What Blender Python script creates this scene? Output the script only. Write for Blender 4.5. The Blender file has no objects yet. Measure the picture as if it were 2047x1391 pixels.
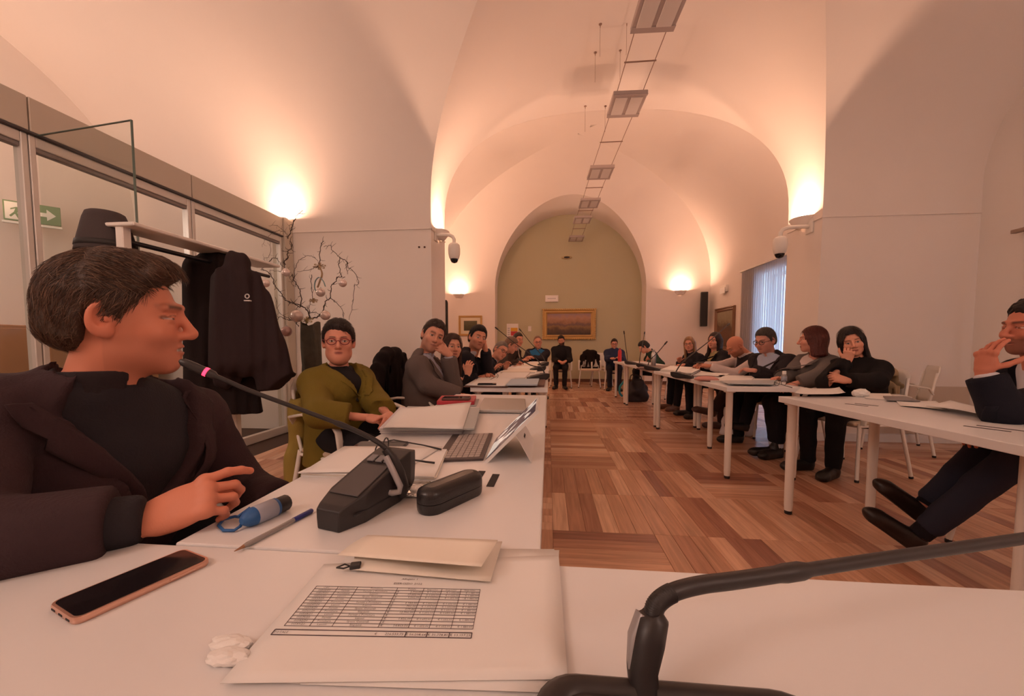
import bpy, bmesh, math, random
import numpy as np
from mathutils import Vector, Matrix
random.seed(7); rng = np.random.RandomState(7)
S = bpy.context.scene
COL = S.collection
# ------------------------------------------------------------------ camera
FPX, YAW, PIT, HC = 770.0, math.radians(5.4), math.radians(3.3), 1.065
cam = bpy.data.objects.new('camera', bpy.data.cameras.new('camera'))
COL.objects.link(cam); S.camera = cam
cam.location = (0, 0, HC)
cam.rotation_euler = (math.pi/2 - PIT, 0, YAW)
cam.data.sensor_width = 36.0
cam.data.lens = FPX/2047*36.0
PPX, PPY = 1023.5, 690 + FPX*math.tan(PIT)
cam.data.shift_y = (PPY - 695.5)/2047
cam.data.clip_start = 0.02
# ------------------------------------------------------------------ view / world / light
S.view_settings.view_transform = 'Standard'
S.view_settings.look = 'None'
S.view_settings.gamma = 1.0
S.view_settings.use_curve_mapping = False
S.view_settings.exposure = 0.66
S.cycles.max_bounces = 8
S.cycles.diffuse_bounces = 5
S.cycles.glossy_bounces = 3
S.cycles.transmission_bounces = 6
S.cycles.transparent_max_bounces = 8
S.cycles.sample_clamp_indirect = 6.0
S.cycles.caustics_reflective = False
S.cycles.caustics_refractive = False
W = bpy.data.worlds.new('world'); S.world = W; W.use_nodes = True
W.node_tree.nodes['Background'].inputs[0].default_value = (0.55, 0.75, 1.0, 1)
W.node_tree.nodes['Background'].inputs[1].default_value = 4.0
WARM = (1.0, 0.55, 0.35)
PALE = (1.0, 0.75, 0.64)
LP = 1.0      # overall lamp level
# ------------------------------------------------------------------ helpers
FW = Vector((-math.sin(YAW)*math.cos(PIT), math.cos(YAW)*math.cos(PIT), -math.sin(PIT)))
RT = Vector((math.cos(YAW), math.sin(YAW), 0))
UP = RT.cross(FW)
CC = Vector((0, 0, HC))
def at(x, y, d=None, X=None, Y=None, Z=None):
    """world point seen at photo pixel x,y at a depth d or on the plane X=, Y= or Z="""
    r = FW + RT*((x-PPX)/FPX) + UP*((PPY-y)/FPX)
    if d is not None: t = d
    elif X is not None: t = X/r.x
    elif Y is not None: t = Y/r.y
    else: t = (Z-HC)/r.z
    return CC + r*t
def lin(h):
    h = h.lstrip('#')
    v = [int(h[i:i+2], 16)/255 for i in (0, 2, 4)]
    return tuple(c/12.92 if c <= .04045 else ((c+.055)/1.055)**2.4 for c in v)
MATS = {}
def mat(name, color, rough=.5, metal=0., bump=0., bscale=60., var=0., vscale=8., attr=None, spec=None, sheen=0., stretch=None, alpha=None, trans=0., emit=None, coat=0.):
    if name in MATS: return MATS[name]
    m = bpy.data.materials.new(name); m.use_nodes = True
    nt = m.node_tree; N = nt.nodes; L = nt.links; b = N['Principled BSDF']
    c = lin(color) if isinstance(color, str) else color
    b.inputs['Base Color'].default_value = (*c, 1)
    b.inputs['Roughness'].default_value = rough
    b.inputs['Metallic'].default_value = metal
    if spec is not None: b.inputs['Specular IOR Level'].default_value = spec
    if sheen: b.inputs['Sheen Weight'].default_value = sheen
    if coat: b.inputs['Coat Weight'].default_value = coat
    if trans: b.inputs['Transmission Weight'].default_value = trans
    if alpha is not None: b.inputs['Alpha'].default_value = alpha
    if emit: b.inputs['Emission Color'].default_value = (*emit[0], 1); b.inputs['Emission Strength'].default_value = emit[1]
    src = None
    if attr:
        a = N.new('ShaderNodeAttribute'); a.attribute_name = attr; src = a.outputs['Color']
        L.new(src, b.inputs['Base Color'])
    if bump or var:
        tc = N.new('ShaderNodeTexCoord'); v = tc.outputs['Object']
        if stretch:
            mp = N.new('ShaderNodeMapping'); mp.inputs['Scale'].default_value = stretch
            L.new(v, mp.inputs['Vector']); v = mp.outputs[0]
    if bump:
        n = N.new('ShaderNodeTexNoise'); n.inputs['Scale'].default_value = bscale; n.inputs['Detail'].default_value = 4
        L.new(v, n.inputs['Vector'])
        bp = N.new('ShaderNodeBump'); bp.inputs['Strength'].default_value = bump; bp.inputs['Distance'].default_value = .01
        L.new(n.outputs['Fac'], bp.inputs['Height']); L.new(bp.outputs[0], b.inputs['Normal'])
    if var:
        n2 = N.new('ShaderNodeTexNoise'); n2.inputs['Scale'].default_value = vscale; n2.inputs['Detail'].default_value = 5
        L.new(v, n2.inputs['Vector'])
        mx = N.new('ShaderNodeMix'); mx.data_type = 'RGBA'; mx.blend_type = 'MULTIPLY'
        mx.inputs['Factor'].default_value = 1
        rp = N.new('ShaderNodeMapRange'); rp.inputs[3].default_value = 1-var; rp.inputs[4].default_value = 1+var
        L.new(n2.outputs['Fac'], rp.inputs[0])
        if src: L.new(src, mx.inputs[6])
        else: mx.inputs[6].default_value = (*c, 1)
        L.new(rp.outputs[0], mx.inputs[7]); L.new(mx.outputs[2], b.inputs['Base Color'])
    MATS[name] = m
    return m
class MB:
    """collects shapes, then links them as one mesh object"""
    def __init__(s): s.v = []; s.f = []; s.mi = []; s.sm = []; s.cur = 0
    def add(s, vs, fs, smooth=False):
        o = len(s.v); s.v += [tuple(p) for p in vs]
        for f in fs: s.f.append([i+o for i in f]); s.mi.append(s.cur); s.sm.append(smooth)
    def box(s, lo, hi, M=None):
        x0, y0, z0 = lo; x1, y1, z1 = hi
        vs = [Vector(p) for p in ((x0,y0,z0),(x1,y0,z0),(x1,y1,z0),(x0,y1,z0),(x0,y0,z1),(x1,y0,z1),(x1,y1,z1),(x0,y1,z1))]
        if M: vs = [M @ p for p in vs]
        s.add(vs, [(3,2,1,0),(4,5,6,7),(0,1,5,4),(1,2,6,5),(2,3,7,6),(3,0,4,7)]); return s
    def rbox(s, lo, hi, r=.005, seg=2, M=None):
        bm = bmesh.new(); bmesh.ops.create_cube(bm, size=1)
        for v in bm.verts:
            v.co = Vector([lo[i] if v.co[i] < 0 else hi[i] for i in range(3)])
        bmesh.ops.bevel(bm, geom=list(bm.edges), offset=r, segments=seg, profile=.5, affect='EDGES')
        s.bm(bm, M); return s
    def bm(s, bm, M=None, smooth=False):
        bm.verts.index_update()
        s.add([(M @ v.co) if M else v.co.copy() for v in bm.verts], [[v.index for v in f.verts] for f in bm.faces], smooth); bm.free()
    def prism(s, pts, z0, z1, M=None, smooth=False):
        n = len(pts)
        vs = [Vector((x, y, z0)) for x, y in pts] + [Vector((x, y, z1)) for x, y in pts]
        if M: vs = [M @ p for p in vs]
        s.add(vs, [list(range(n))[::-1], list(range(n, 2*n))]); 
        o = len(s.v)-2*n
        for i in range(n):
            j = (i+1) % n; s.f.append([o+i, o+j, o+n+j, o+n+i]); s.mi.append(s.cur); s.sm.append(smooth)
        return s
    def tube(s, pts, r, n=10, cap=True, flat=None):
        """sweep; r number or list; flat=(a,b) elliptical scale with fixed side vector"""
        pts = [Vector(p) for p in pts]; m = len(pts)
        rs = r if isinstance(r, (list, tuple)) else [r]*m
        T = [(pts[min(i+1, m-1)]-pts[max(i-1, 0)]).normalized() for i in range(m)]
        ref = Vector((0, 0, 1)) if abs(T[0].z) < .9 else Vector((1, 0, 0))
        if flat: ref = Vector(flat[2])
        u = (ref - T[0]*ref.dot(T[0])).normalized(); vs = []
        for i in range(m):
            if flat: u = (ref - T[i]*ref.dot(T[i])).normalized()
            else: u = (u - T[i]*u.dot(T[i])).normalized()
            w = T[i].cross(u)
            for k in range(n):
                a = 2*math.pi*k/n
                ca, sa = math.cos(a), math.sin(a)
                if flat: 
                    ca = math.copysign(abs(ca)**.5, ca)*flat[0]; sa = math.copysign(abs(sa)**.5, sa)*flat[1]
                vs.append(pts[i] + (u*ca + w*sa)*rs[i])
        fs = [(i*n+k, i*n+(k+1) % n, (i+1)*n+(k+1) % n, (i+1)*n+k) for i in range(m-1) for k in range(n)]
        s.add(vs, fs, True)
        if cap:
            s.add(vs[:n], [list(range(n))[::-1]]); s.add(vs[-n:], [list(range(n))])
        return s
    def lathe(s, prof, n=20, M=None, smooth=True):
        vs = []
        for r, z in prof:
            for k in range(n):
                a = 2*math.pi*k/n; p = Vector((r*math.cos(a), r*math.sin(a), z)); vs.append(M @ p if M else p)
        m = len(prof)
        s.add(vs, [(i*n+k, i*n+(k+1) % n, (i+1)*n+(k+1) % n, (i+1)*n+k) for i in range(m-1) for k in range(n)], smooth)
        s.add(vs[:n], [list(range(n))[::-1]]); s.add(vs[-n:], [list(range(n))]); return s
    def grid(s, P, smooth=True, thick=None):
        """P: rows of points"""
        R = len(P); Cn = len(P[0])
        vs = [p for row in P for p in row]
        fs = [(i*Cn+j, i*Cn+j+1, (i+1)*Cn+j+1, (i+1)*Cn+j) for i in range(R-1) for j in range(Cn-1)]
        if thick:
            t = Vector(thick); n = len(vs)
            vs2 = [Vector(p)+t for p in vs]
            fs2 = [[k+n for k in f][::-1] for f in fs]
            rim = [j for j in range(Cn)] + [i*Cn+Cn-1 for i in range(1, R)] + [(R-1)*Cn+j for j in range(Cn-2, -1, -1)] + [i*Cn for i in range(R-2, 0, -1)]
            fs3 = [(rim[k], rim[k-1], rim[k-1]+n, rim[k]+n) for k in range(len(rim))]
            s.add([Vector(p) for p in vs]+vs2, fs+fs2+fs3, smooth)
        else: s.add(vs, fs, smooth)
        return s
    def build(s, name, mats, parent=None, org=None):
        me = bpy.data.meshes.new(name)
        v = s.v
        if org is not None: v = [(p[0]-org[0], p[1]-org[1], p[2]-org[2]) for p in v]
        me.from_pydata(v, [], s.f)
        for m in (mats if isinstance(mats, (list, tuple)) else [mats]): me.materials.append(m)
        me.polygons.foreach_set('material_index', s.mi)
        me.polygons.foreach_set('use_smooth', s.sm)
        me.update()
        o = bpy.data.objects.new(name, me); COL.objects.link(o)
        if parent is not None: o.parent = parent
        return o
def tag(o, label, cat, group=None):
    o['label'] = label; o['category'] = cat
    if group: o['group'] = group
    return o
def thing(name, label, cat, loc=(0, 0, 0), rz=0., group=None):
    o = bpy.data.objects.new(name, None); COL.objects.link(o); o.empty_display_size = .1
    o.location = loc; o.rotation_euler = (0, 0, rz)
    return tag(o, label, cat, group)
def struct(o): o['kind'] = 'structure'; return o
def copy_tree(o, label=None, group=None):
    def rec(q, par):
        c = q.copy(); COL.objects.link(c)
        if par is not None: c.parent = par
        for ch in q.children: rec(ch, c)
        return c
    c = rec(o, None)
    if label: c['label'] = label
    if group: c['group'] = group
    return c
def light(name, kind, loc, energy, color=WARM, size=.1, rot=None, parent=None, spot=None):
    l = bpy.data.lights.new(name, kind); l.energy = energy*LP; l.color = color
    if kind == 'AREA': l.shape = 'DISK'; l.size = size
    else: l.shadow_soft_size = size
    if spot: l.spot_size = spot[0]; l.spot_blend = spot[1]
    o = bpy.data.objects.new(name, l); COL.objects.link(o); o.location = loc
    if rot: o.rotation_euler = rot
    if parent: o.parent = parent
    return o
# ------------------------------------------------------------------ materials of the room
M_wall = mat('plaster_white', (.85, .79, .745), .85, bump=.05, bscale=90, var=.03, vscale=1.5)
M_green = mat('plaster_olive', (.50, .475, .325), .85, bump=.05, bscale=90, var=.03, vscale=1.5)
M_dado = mat('dado_beige', (.60, .50, .41), .7)
M_white = mat('white_laminate', (.75, .74, .745), .32, var=.01)
M_leg = mat('white_metal_paint', (.82, .78, .73), .35)
M_alu = mat('pale_aluminium', (.66, .63, .59), .4, .25)
mat('paper_white', (.80, .78, .76), .8)
M_black = mat('black_plastic', (.018, .016, .018), .38)
M_blackm = mat('black_matt', (.014, .012, .014), .7)
M_seal = mat('dark_seal', (.06, .05, .05), .6)
M_panel = mat('beige_panel', (.55, .49, .41), .6)
def wood_floor(name, obj_random):
    m = bpy.data.materials.new(name); m.use_nodes = True
    nt = m.node_tree; N = nt.nodes; L = nt.links; b = N['Principled BSDF']
    if obj_random:
        oi = N.new('ShaderNodeObjectInfo'); rnd = oi.outputs['Random']
    else:
        a = N.new('ShaderNodeAttribute'); a.attribute_name = 'rnd'; rnd = a.outputs['Fac']
    rp = N.new('ShaderNodeValToRGB'); e = rp.color_ramp.elements
    stops = [(0, '#956553'), (.12, '#b07d64'), (.45, '#c59679'), (.8, '#d3a487'), (1, '#e2ba9e')]
    e[0].position = 0; e[0].color = (*lin(stops[0][1]), 1); e[1].position = 1; e[1].color = (*lin(stops[-1][1]), 1)
    for p, c in stops[1:-1]:
        q = e.new(p); q.color = (*lin(c), 1)
    L.new(rnd, rp.inputs[0])
    tc = N.new('ShaderNodeTexCoord')
    add = N.new('ShaderNodeVectorMath'); add.operation = 'ADD'
    mul = N.new('ShaderNodeMath'); mul.operation = 'MULTIPLY'; mul.inputs[1].default_value = 37.0
    L.new(rnd, mul.inputs[0]); L.new(tc.outputs['Object'], add.inputs[0]); L.new(mul.outputs[0], add.inputs[1])
    mp = N.new('ShaderNodeMapping'); mp.inputs['Scale'].default_value = (45, 2.5, 10); L.new(add.outputs[0], mp.inputs[0])
    nz = N.new('ShaderNodeTexNoise'); nz.inputs['Scale'].default_value = 1.0; nz.inputs['Detail'].default_value = 6; nz.inputs['Distortion'].default_value = .6
    L.new(mp.outputs[0], nz.inputs['Vector'])
    mr = N.new('ShaderNodeMapRange'); mr.inputs[1].default_value = .25; mr.inputs[2].default_value = .75; mr.inputs[3].default_value = .72; mr.inputs[4].default_value = 1.22
    L.new(nz.outputs['Fac'], mr.inputs[0])
    mx = N.new('ShaderNodeMix'); mx.data_type = 'RGBA'; mx.blend_type = 'MULTIPLY'; mx.inputs['Factor'].default_value = 1
    L.new(rp.outputs[0], mx.inputs[6]); L.new(mr.outputs[0], mx.inputs[7]); L.new(mx.outputs[2], b.inputs['Base Color'])
    b.inputs['Roughness'].default_value = .27
    b.inputs['Specular IOR Level'].default_value = .5
    return m
M_plank = wood_floor('parquet_plank_wood', True)
M_plank2 = wood_floor('parquet_field_wood', False)

# ------------------------------------------------------------------ the room
YP, YQ = 4.56, 5.17            # front and back face of the big arch
XL, XR = -1.40, 2.95           # its jambs
XC = -5.3; XW = 4.5            # corridor wall, right wall of the near bay
YB = -1.6                      # wall behind
FX0, FX1, FY1 = -3.2, 4.28, 10.8   # far bay
YG = 11.3                      # olive wall
BX0, BX1 = -1.5, 2.62          # back arch
TOP = 5.9
# floor: sub-floor slab, planks on it
fl = struct(MB().box((XC-.2, YB-.2, -.2), (XW+.3, YG+.3, -.004)).build('floor', mat('floor_joint', (.05, .025, .018), .6)))
BS, NP = .57, 6; PW = BS/NP
pm = MB().rbox((-PW/2+.0006, -BS/2+.0006, -.012), (PW/2-.0006, BS/2-.0006, 0), .0012, 1)
proto = pm.build('plank', M_plank, fl); proto.hide_render = False
cells = []
for j in range(-3, 19):
    for i in range(-5, 9):
        cx = .03 + (i+.5)*BS; cy = .47 + (j+.5)*BS
        if cx < XC or cx > XW or cy > YG or cy < YB: continue
        h = random.random() < (.12 if j < 5 else .45)
        if (i, j) in ((0, 5), (2, 4), (1, 8), (0, 7)): h = True
        for k in range(NP):
            o = (k-(NP-1)/2)*PW
            cells.append((cx+(0 if h else o), cy+(o if h else 0), h))
vis = [c for c in cells if c[0] > .0 and c[1] > 1.0 and c[0] < 4.4 and c[0] < 1.25*c[1]+.3]
vis.sort(key=lambda c: c[0]**2*.3+c[1]**2)
near = set(vis[:290])
first = True
rest = MB(); rr = []
for c in cells:
    if c in near:
        o = proto if first else proto.copy()
        if not first: COL.objects.link(o)
        first = False
        o.location = (c[0], c[1], 0); o.rotation_euler = (0, 0, math.pi/2 if c[2] else 0)
    else:
        a, b_ = (BS/2-.0006, PW/2-.0006) if c[2] else (PW/2-.0006, BS/2-.0006)
        rest.box((c[0]-a, c[1]-b_, -.012), (c[0]+a, c[1]+b_, 0)); rr += [random.random()]*8
ro = rest.build('plank_field', M_plank2, fl); ro['kind'] = 'stuff'
at_ = ro.data.attributes.new('rnd', 'FLOAT', 'POINT'); at_.data.foreach_set('value', rr)
# walls
def wall(name, lo, hi, m=None): return struct(MB().box(lo, hi).build(name, m or M_wall))
wall('wall_back', (XC-.2, YB-.2, 0), (XW+.3, YB, TOP))
wall('wall_left', (XC-.2, YB, 0), (XC, YP, TOP))
wall('wall_far_left', (FX0-.3, YQ, 0), (FX0, YG+.2, TOP))
wall('wall_pier_left', (XC-.2, YP, 0), (XL, YQ, TOP))
wall('wall_pier_right', (XR, YP, 0), (XW+.5, YQ, TOP))
wall('wall_end_left', (FX0, FY1, 0), (BX0, YG, TOP))
wall('wall_end_right', (BX1, FY1, 0), (FX1+.3, YG, TOP))
wall('wall_olive', (FX0, YG, 0), (FX1+.3, YG+.2, TOP), M_green)
# right wall of the near bay with a tall window just outside the frame, and of the far bay with the blind window
WN = (1.2, 3.0, .12, 2.1); WF = (6.35, 8.45, .12, 2.5)
def wall_with_hole(name, x0, x1, y0, y1, w):
    b = MB()
    b.box((x0, y0, 0), (x1, w[0], TOP)); b.box((x0, w[1], 0), (x1, y1, TOP))
    b.box((x0, w[0], 0), (x1, w[1], w[2])); b.box((x0, w[0], w[3]), (x1, w[1], TOP))
    return struct(b.build(name, M_wall))
wall_with_hole('wall_right', XW, XW+.5, YB, YP, WN)
wall_with_hole('wall_far_right', FX1, FX1+.5, YQ, FY1, WF)
struct(MB().box((XC-.2, YB-.2, TOP), (XW+.6, YG+.3, TOP+.15)).build('ceiling_sky_seal_slab', M_wall))  # added above the vaults, unseen, so no sky light leaks in
# vaults ----------------------------------------------------------
def sup(t, n=2.25): return max(0., 1-abs(t)**n)**(1/n)
def inv(v, n=2.25): return max(0., 1-max(0., min(1., v))**n)**(1/n)
ZS, RS = 2.72, 1.63
AC, AH = (XL+XR)/2, (XR-XL)/2
BC, BH = (YP+YB)/2, (YP-YB)/2
vb = MB(); NT = 80
ths = [math.pi*i/NT for i in range(NT+1)]
def arcpt(th, c, h):   # superellipse by angle: (coordinate, relative height)
    cs, sn = math.cos(th), math.sin(th)
    e = 2/2.25
    return c - h*math.copysign(abs(cs)**e, cs), abs(sn)**e
for sgn in (1, -1):
    rows = []
    for th in ths:
        x, hgt = arcpt(th, AC, AH)
        yg = BC + sgn*BH*inv(hgt)
        y1 = (YQ if sgn > 0 else YB)
        rows.append([Vector((x, yg+(y1-yg)*k/10, ZS+RS*hgt)) for k in range(11)])
    vb.grid(rows)
    rl = []; rrr = []
    for th in ths[:NT//2+1]:
        y, hgt = arcpt(th, BC, BH)
        y = BC + sgn*abs(y-BC)
        xg = AH*inv(hgt)
        rl.append([Vector((XC+(AC-xg-XC)*k/10, y, ZS+RS*hgt)) for k in range(11)])
        rrr.append([Vector((AC+xg+(XW-AC-xg)*k/10, y, ZS+RS*hgt)) for k in range(11)])
    vb.grid(rl); vb.grid(rrr)
struct(vb.build('ceiling_near_vault', M_wall))
# far bay: cloister vault with an arched lunette at the back
fb = MB()
FC, FHX = (FX0+FX1)/2, (FX1-FX0)/2; GC, GH = (YQ+FY1)/2, (FY1-YQ)/2
RF = 2.55
KC, KH, KS, KR = (BX0+BX1)/2, (BX1-BX0)/2, 2.62, 2.16
rows = []
for th in ths:                               # lunette barrel and soffit of the back arch
    x = KC - KH*math.cos(th); z = KS+KR*math.sin(th)
    yg = GC + GH*inv((z-ZS)/RF) if z > ZS else FY1
    rows.append([Vector((x, yg+(YG-yg)*k/8, z)) for k in range(9)])
fb.grid(rows)
for sgn in (1, -1):
    L_, R_ = [], []
    zc = (KS+KR if sgn > 0 else ZS+RS)
    thx = sorted(ths[:NT//2+1]+[math.asin((((zc-k*.012-ZS)/RF))**(2.25/2)) for k in (0, .15, .5, 1, 2, 4)])
    for th in thx:
        y, hgt = arcpt(th, GC, GH); y = GC+sgn*abs(y-GC); z = ZS+RF*hgt
        xc = FHX*inv(hgt)
        xg = KH*math.sqrt(max(0, 1-max(0, (z-KS)/KR)**2)) if z < KS+KR else 0
        if sgn < 0: xg = AH*inv((z-ZS)/RS) if z < ZS+RS else 0
        kc = KC if sgn > 0 else AC
        L_.append([Vector((FC-xc+((kc-xg)-(FC-xc))*k/10, y, z)) for k in range(11)])
        R_.append([Vector((kc+xg+((FC+xc)-(kc+xg))*k/10, y, z)) for k in range(11)])
    fb.grid(L_); fb.grid(R_)
    Z_ = []
    for th in ths[:NT//2+1]:
        x, hgt = arcpt(th, FC, FHX); x = FC+sgn*abs(x-FC); z = ZS+RF*hgt
        yc = GH*inv(hgt)
        Z_.append([Vector((x, GC-yc+2*yc*k/10, z)) for k in range(11)])
    fb.grid(Z_)
rows = []
for th in ths:
    x, hgt = arcpt(th, AC, AH); z = ZS+RS*hgt
    yg = GC - GH*inv((z-ZS)/RF)
    rows.append([Vector((x, YQ+(yg-YQ)*k/6, z)) for k in range(7)])
fb.grid(rows)
struct(fb.build('ceiling_far_vault', M_wall))
# thin shadow-line mouldings, dado, skirtings
def trim(name, lo, hi, m=M_wall): return struct(MB().rbox(lo, hi, .003, 1).build(name, m))
ZM = 2.455
trim('trim_1', (-3.2, YP-.012, ZM-.012), (XL+.02, YP, ZM+.004))
trim('trim_2', (XL, YP-.012, ZM-.012), (XL+.012, YQ, ZM+.004))
trim('trim_3', (XR-.012, YP-.012, ZM-.012), (XW, YP, ZM+.004))
trim('trim_4', (XR-.012, YP, ZM-.012), (XR, YQ, ZM+.004))
trim('trim_5', (3.62, YP-.014, .1), (XW, YP, .62), M_dado)
trim('baseboard_right', (XR-.012, YP-.012, 0), (XW, YP, .09), M_white)
trim('baseboard_left', (-3.2, YP-.012, 0), (XL+.012, YP, .09), M_white)
M_skirt = mat('dark_wood_skirting', (.12, .05, .03), .45)
trim('baseboard_olive', (BX0, YG-.015, 0), (BX1, YG, .09), M_skirt)
trim('baseboard_end_right', (BX1, FY1-.015, 0), (FX1, FY1, .09), M_skirt)
trim('baseboard_end_left', (FX0, FY1-.015, 0), (BX0, FY1, .09), M_skirt)
trim('baseboard_far_right', (FX1-.015, WF[1], 0), (FX1, FY1, .09), M_skirt)
# windows: frame, glass, vertical blind slats in front
def thin_glass(name, tint, refl):
    m = bpy.data.materials.new(name); m.use_nodes = True; N = m.node_tree.nodes; L = m.node_tree.links
    N.remove(N['Principled BSDF']); o = N['Material Output']
    a = N.new('ShaderNodeBsdfTransparent'); b = N.new('ShaderNodeBsdfGlossy'); x = N.new('ShaderNodeMixShader'); fr = N.new('ShaderNodeLayerWeight')
    a.inputs[0].default_value = (*tint, 1); b.inputs['Roughness'].default_value = .02; pw = N.new('ShaderNodeMath'); pw.operation = 'MULTIPLY'; pw.inputs[1].default_value = refl; fr.inputs['Blend'].default_value = .25
    L.new(fr.outputs[1], pw.inputs[0]); L.new(pw.outputs[0], x.inputs[0]); L.new(a.outputs[0], x.inputs[1]); L.new(b.outputs[0], x.inputs[2]); L.new(x.outputs[0], o.inputs[0])
    MATS[name] = m; return m
M_glass = thin_glass('window_glass', (.93, .97, .98), .15)
M_slat = mat('blind_fabric', (.72, .76, .80), .8)
def translucent(name, c, f):
    m = bpy.data.materials.new(name); m.use_nodes = True; N = m.node_tree.nodes; L = m.node_tree.links
    N.remove(N['Principled BSDF']); o = N['Material Output']
    a = N.new('ShaderNodeBsdfDiffuse'); b = N.new('ShaderNodeBsdfTranslucent'); x = N.new('ShaderNodeMixShader')
    a.inputs[0].default_value = (*c, 1); b.inputs[0].default_value = (*c, 1); x.inputs[0].default_value = f
    L.new(a.outputs[0], x.inputs[1]); L.new(b.outputs[0], x.inputs[2]); L.new(x.outputs[0], o.inputs[0]); return m
M_slat = translucent('blind_fabric_translucent', (.62, .61, .64), .55)
M_slat2 = mat('blind_fabric_plain', (.78, .72, .68), .85)
def window(n, x, w, slats_y, zt, zb, xs):
    wo = struct(MB().box((x+.30, w[0], w[2]), (x+.36, w[0]+.06, w[3])).box((x+.30, w[1]-.06, w[2]), (x+.36, w[1], w[3]))
        .box((x+.30, w[0], w[2]), (x+.36, w[1], w[2]+.06)).box((x+.30, w[0], w[3]-.06), (x+.36, w[1], w[3]))
        .box((x+.30, (w[0]+w[1])/2-.05, w[2]), (x+.36, (w[0]+w[1])/2+.05, w[3])).build('window_%d' % n, M_leg))
    ym = (w[0]+w[1])/2
    for a, b in ((w[0]+.06, ym-.05), (ym+.05, w[1]-.06)):
        MB().box((x+.325, a, w[2]+.06), (x+.331, b, w[3]-.06)).build('pane', M_glass, wo)
    bl = thing('vertical_blind', 'white vertical slat blind glowing blue in the far window' if n == 1 else 'pale blind with brown head rail at the right edge beside the dark wall corner', 'blind', (xs, (slats_y[0]+slats_y[1])/2, zb))
    y = slats_y[0]; pr = None
    cy = (slats_y[0]+slats_y[1])/2
    while y < slats_y[1]:
        if pr is None:
            pr = MB().box((-.0012, -.043, .02), (.0012, .043, zt-zb)).build('slat', M_slat if n == 1 else M_slat2, bl); o = pr
        else: o = pr.copy(); COL.objects.link(o)
        o.location = (0, y-cy, 0); o.rotation_euler = (0, 0, math.radians(-5 if n == 1 else 4)+random.uniform(-.06, .06))
        y += .083
    MB().rbox((-.025, slats_y[0]-cy-.06, zt-zb+.001), (.025, slats_y[1]-cy+(.06 if n == 1 else .24), zt-zb+.035), .004, 1).build('head_rail', M_alu if n == 1 else mat('brown_rail', (.35, .25, .19), .5), bl)
window(1, FX1, WF, (6.3, 9.0), 2.66, .1, FX1-.06)
window(2, XW, WN, (1.1, 3.96), 2.13, .1, XW-.07)
# ------------------------------------------------------------------ wall lamps (up-lighters)
def sconce(loc, ang, label, power, w=.16, small=False, cat='wall lamp'):
    """bowl against a wall; ang = direction it faces"""
    t = thing('wall_sconce', label, cat, loc, ang)
    b = MB(); n = 14
    rows = []
    for k in range(7):
        q = k/6; r = w*(.35+.65*q**.6); z = -.11+.11*q
        rows.append([Vector((r*math.cos(math.pi*i/n), .9*r*math.sin(math.pi*i/n), z)) for i in range(n+1)])
    b.grid(rows, thick=(0, 0, -.006))
    b.build('bowl', M_wall, t)
    MB().box((-w*.5, 0, -.1), (w*.5, .015, -.01)).build('back_plate', M_wall, t)
    l = light('lamp', 'AREA', (0, .075, -.02), power, size=.11, rot=(math.pi, 0, 0), parent=t)
    return t
# local +Y is away from the wall
sconce((XL, 4.86, 2.50), -math.pi/2, 'white bowl wall lamp glowing on the left pier above the dome camera', 15)
sconce((XR, 4.86, 2.53), math.pi/2, 'white bowl wall lamp glowing on the right pier above the dome camera', 15)
p = at(917, 588, Y=FY1)
sconce((p.x, FY1, p.z), math.pi, 'white bowl wall lamp glowing above the small gilt framed picture', 17)
p = at(1360, 581, Y=FY1)
sconce((p.x, FY1, p.z), math.pi, 'white bowl wall lamp glowing left of the black column loudspeaker', 17)
# added fill lamps on unseen walls: behind the camera, far bay, corridor; same bowl
sconce((-1.2, YB, 2.5), 0, 'added fill lamp in a white bowl, left on the wall behind the table', 13)
sconce((2.6, YB, 2.5), 0, 'added fill lamp in a white bowl, right on the wall behind the table', 16)
sconce((FX0, 7.9, 2.3), -math.pi/2, 'added fill lamp in a white bowl, hidden left wall of the far bay', 30)
sconce((XC, 2.6, 2.2), -math.pi/2, 'added fill lamp in a white bowl, corridor wall behind the glass partition', 10)
sconce((-2.3, YQ, 2.5), 0, 'added fill lamp in a white bowl, hidden far side of the left pier', 30)
sconce((3.6, YQ, 2.5), 0, 'added fill lamp in a white bowl, hidden far side of the right pier', 30)
def globe(x, y, z, e, label):  # fill light added out of view, given the shape of a hanging globe
    t = thing('fill_globe', label, 'lamp', (x, y, z))
    MB().lathe([(.22*math.sin(a), -.22*math.cos(a)) for a in np.linspace(.02, math.pi-.02, 16)], 24).build('globe', mat('fill_globe_glow', (.9, .85, .8), .4, emit=(PALE, 6)), t)
    MB().lathe([(.05, .215), (.05, .25), (.012, .26), (.012, max(ZS+RS*sup((x-AC)/AH) if abs(x-AC) < AH else 0, ZS+RS*sup((y-BC)/BH))-z-.012)], 14).build('stem', M_leg, t)
    l = light('lamp', 'POINT', (0, 0, 0), e, PALE, size=.26, parent=t); return t
globe(-2.2, -1.15, 2.6, 106, 'added white fill globe hanging unseen behind the table on the left')
globe(2.4, -1.15, 2.6, 50, 'added white fill globe hanging unseen behind the table on the right')
globe(-4.3, 2.2, 2.3, 13, 'added white fill globe hanging unseen in the corridor beyond the glass')
globe(.6, 8.4, 3.0, 60, 'added white fill globe') if False else None
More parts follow.
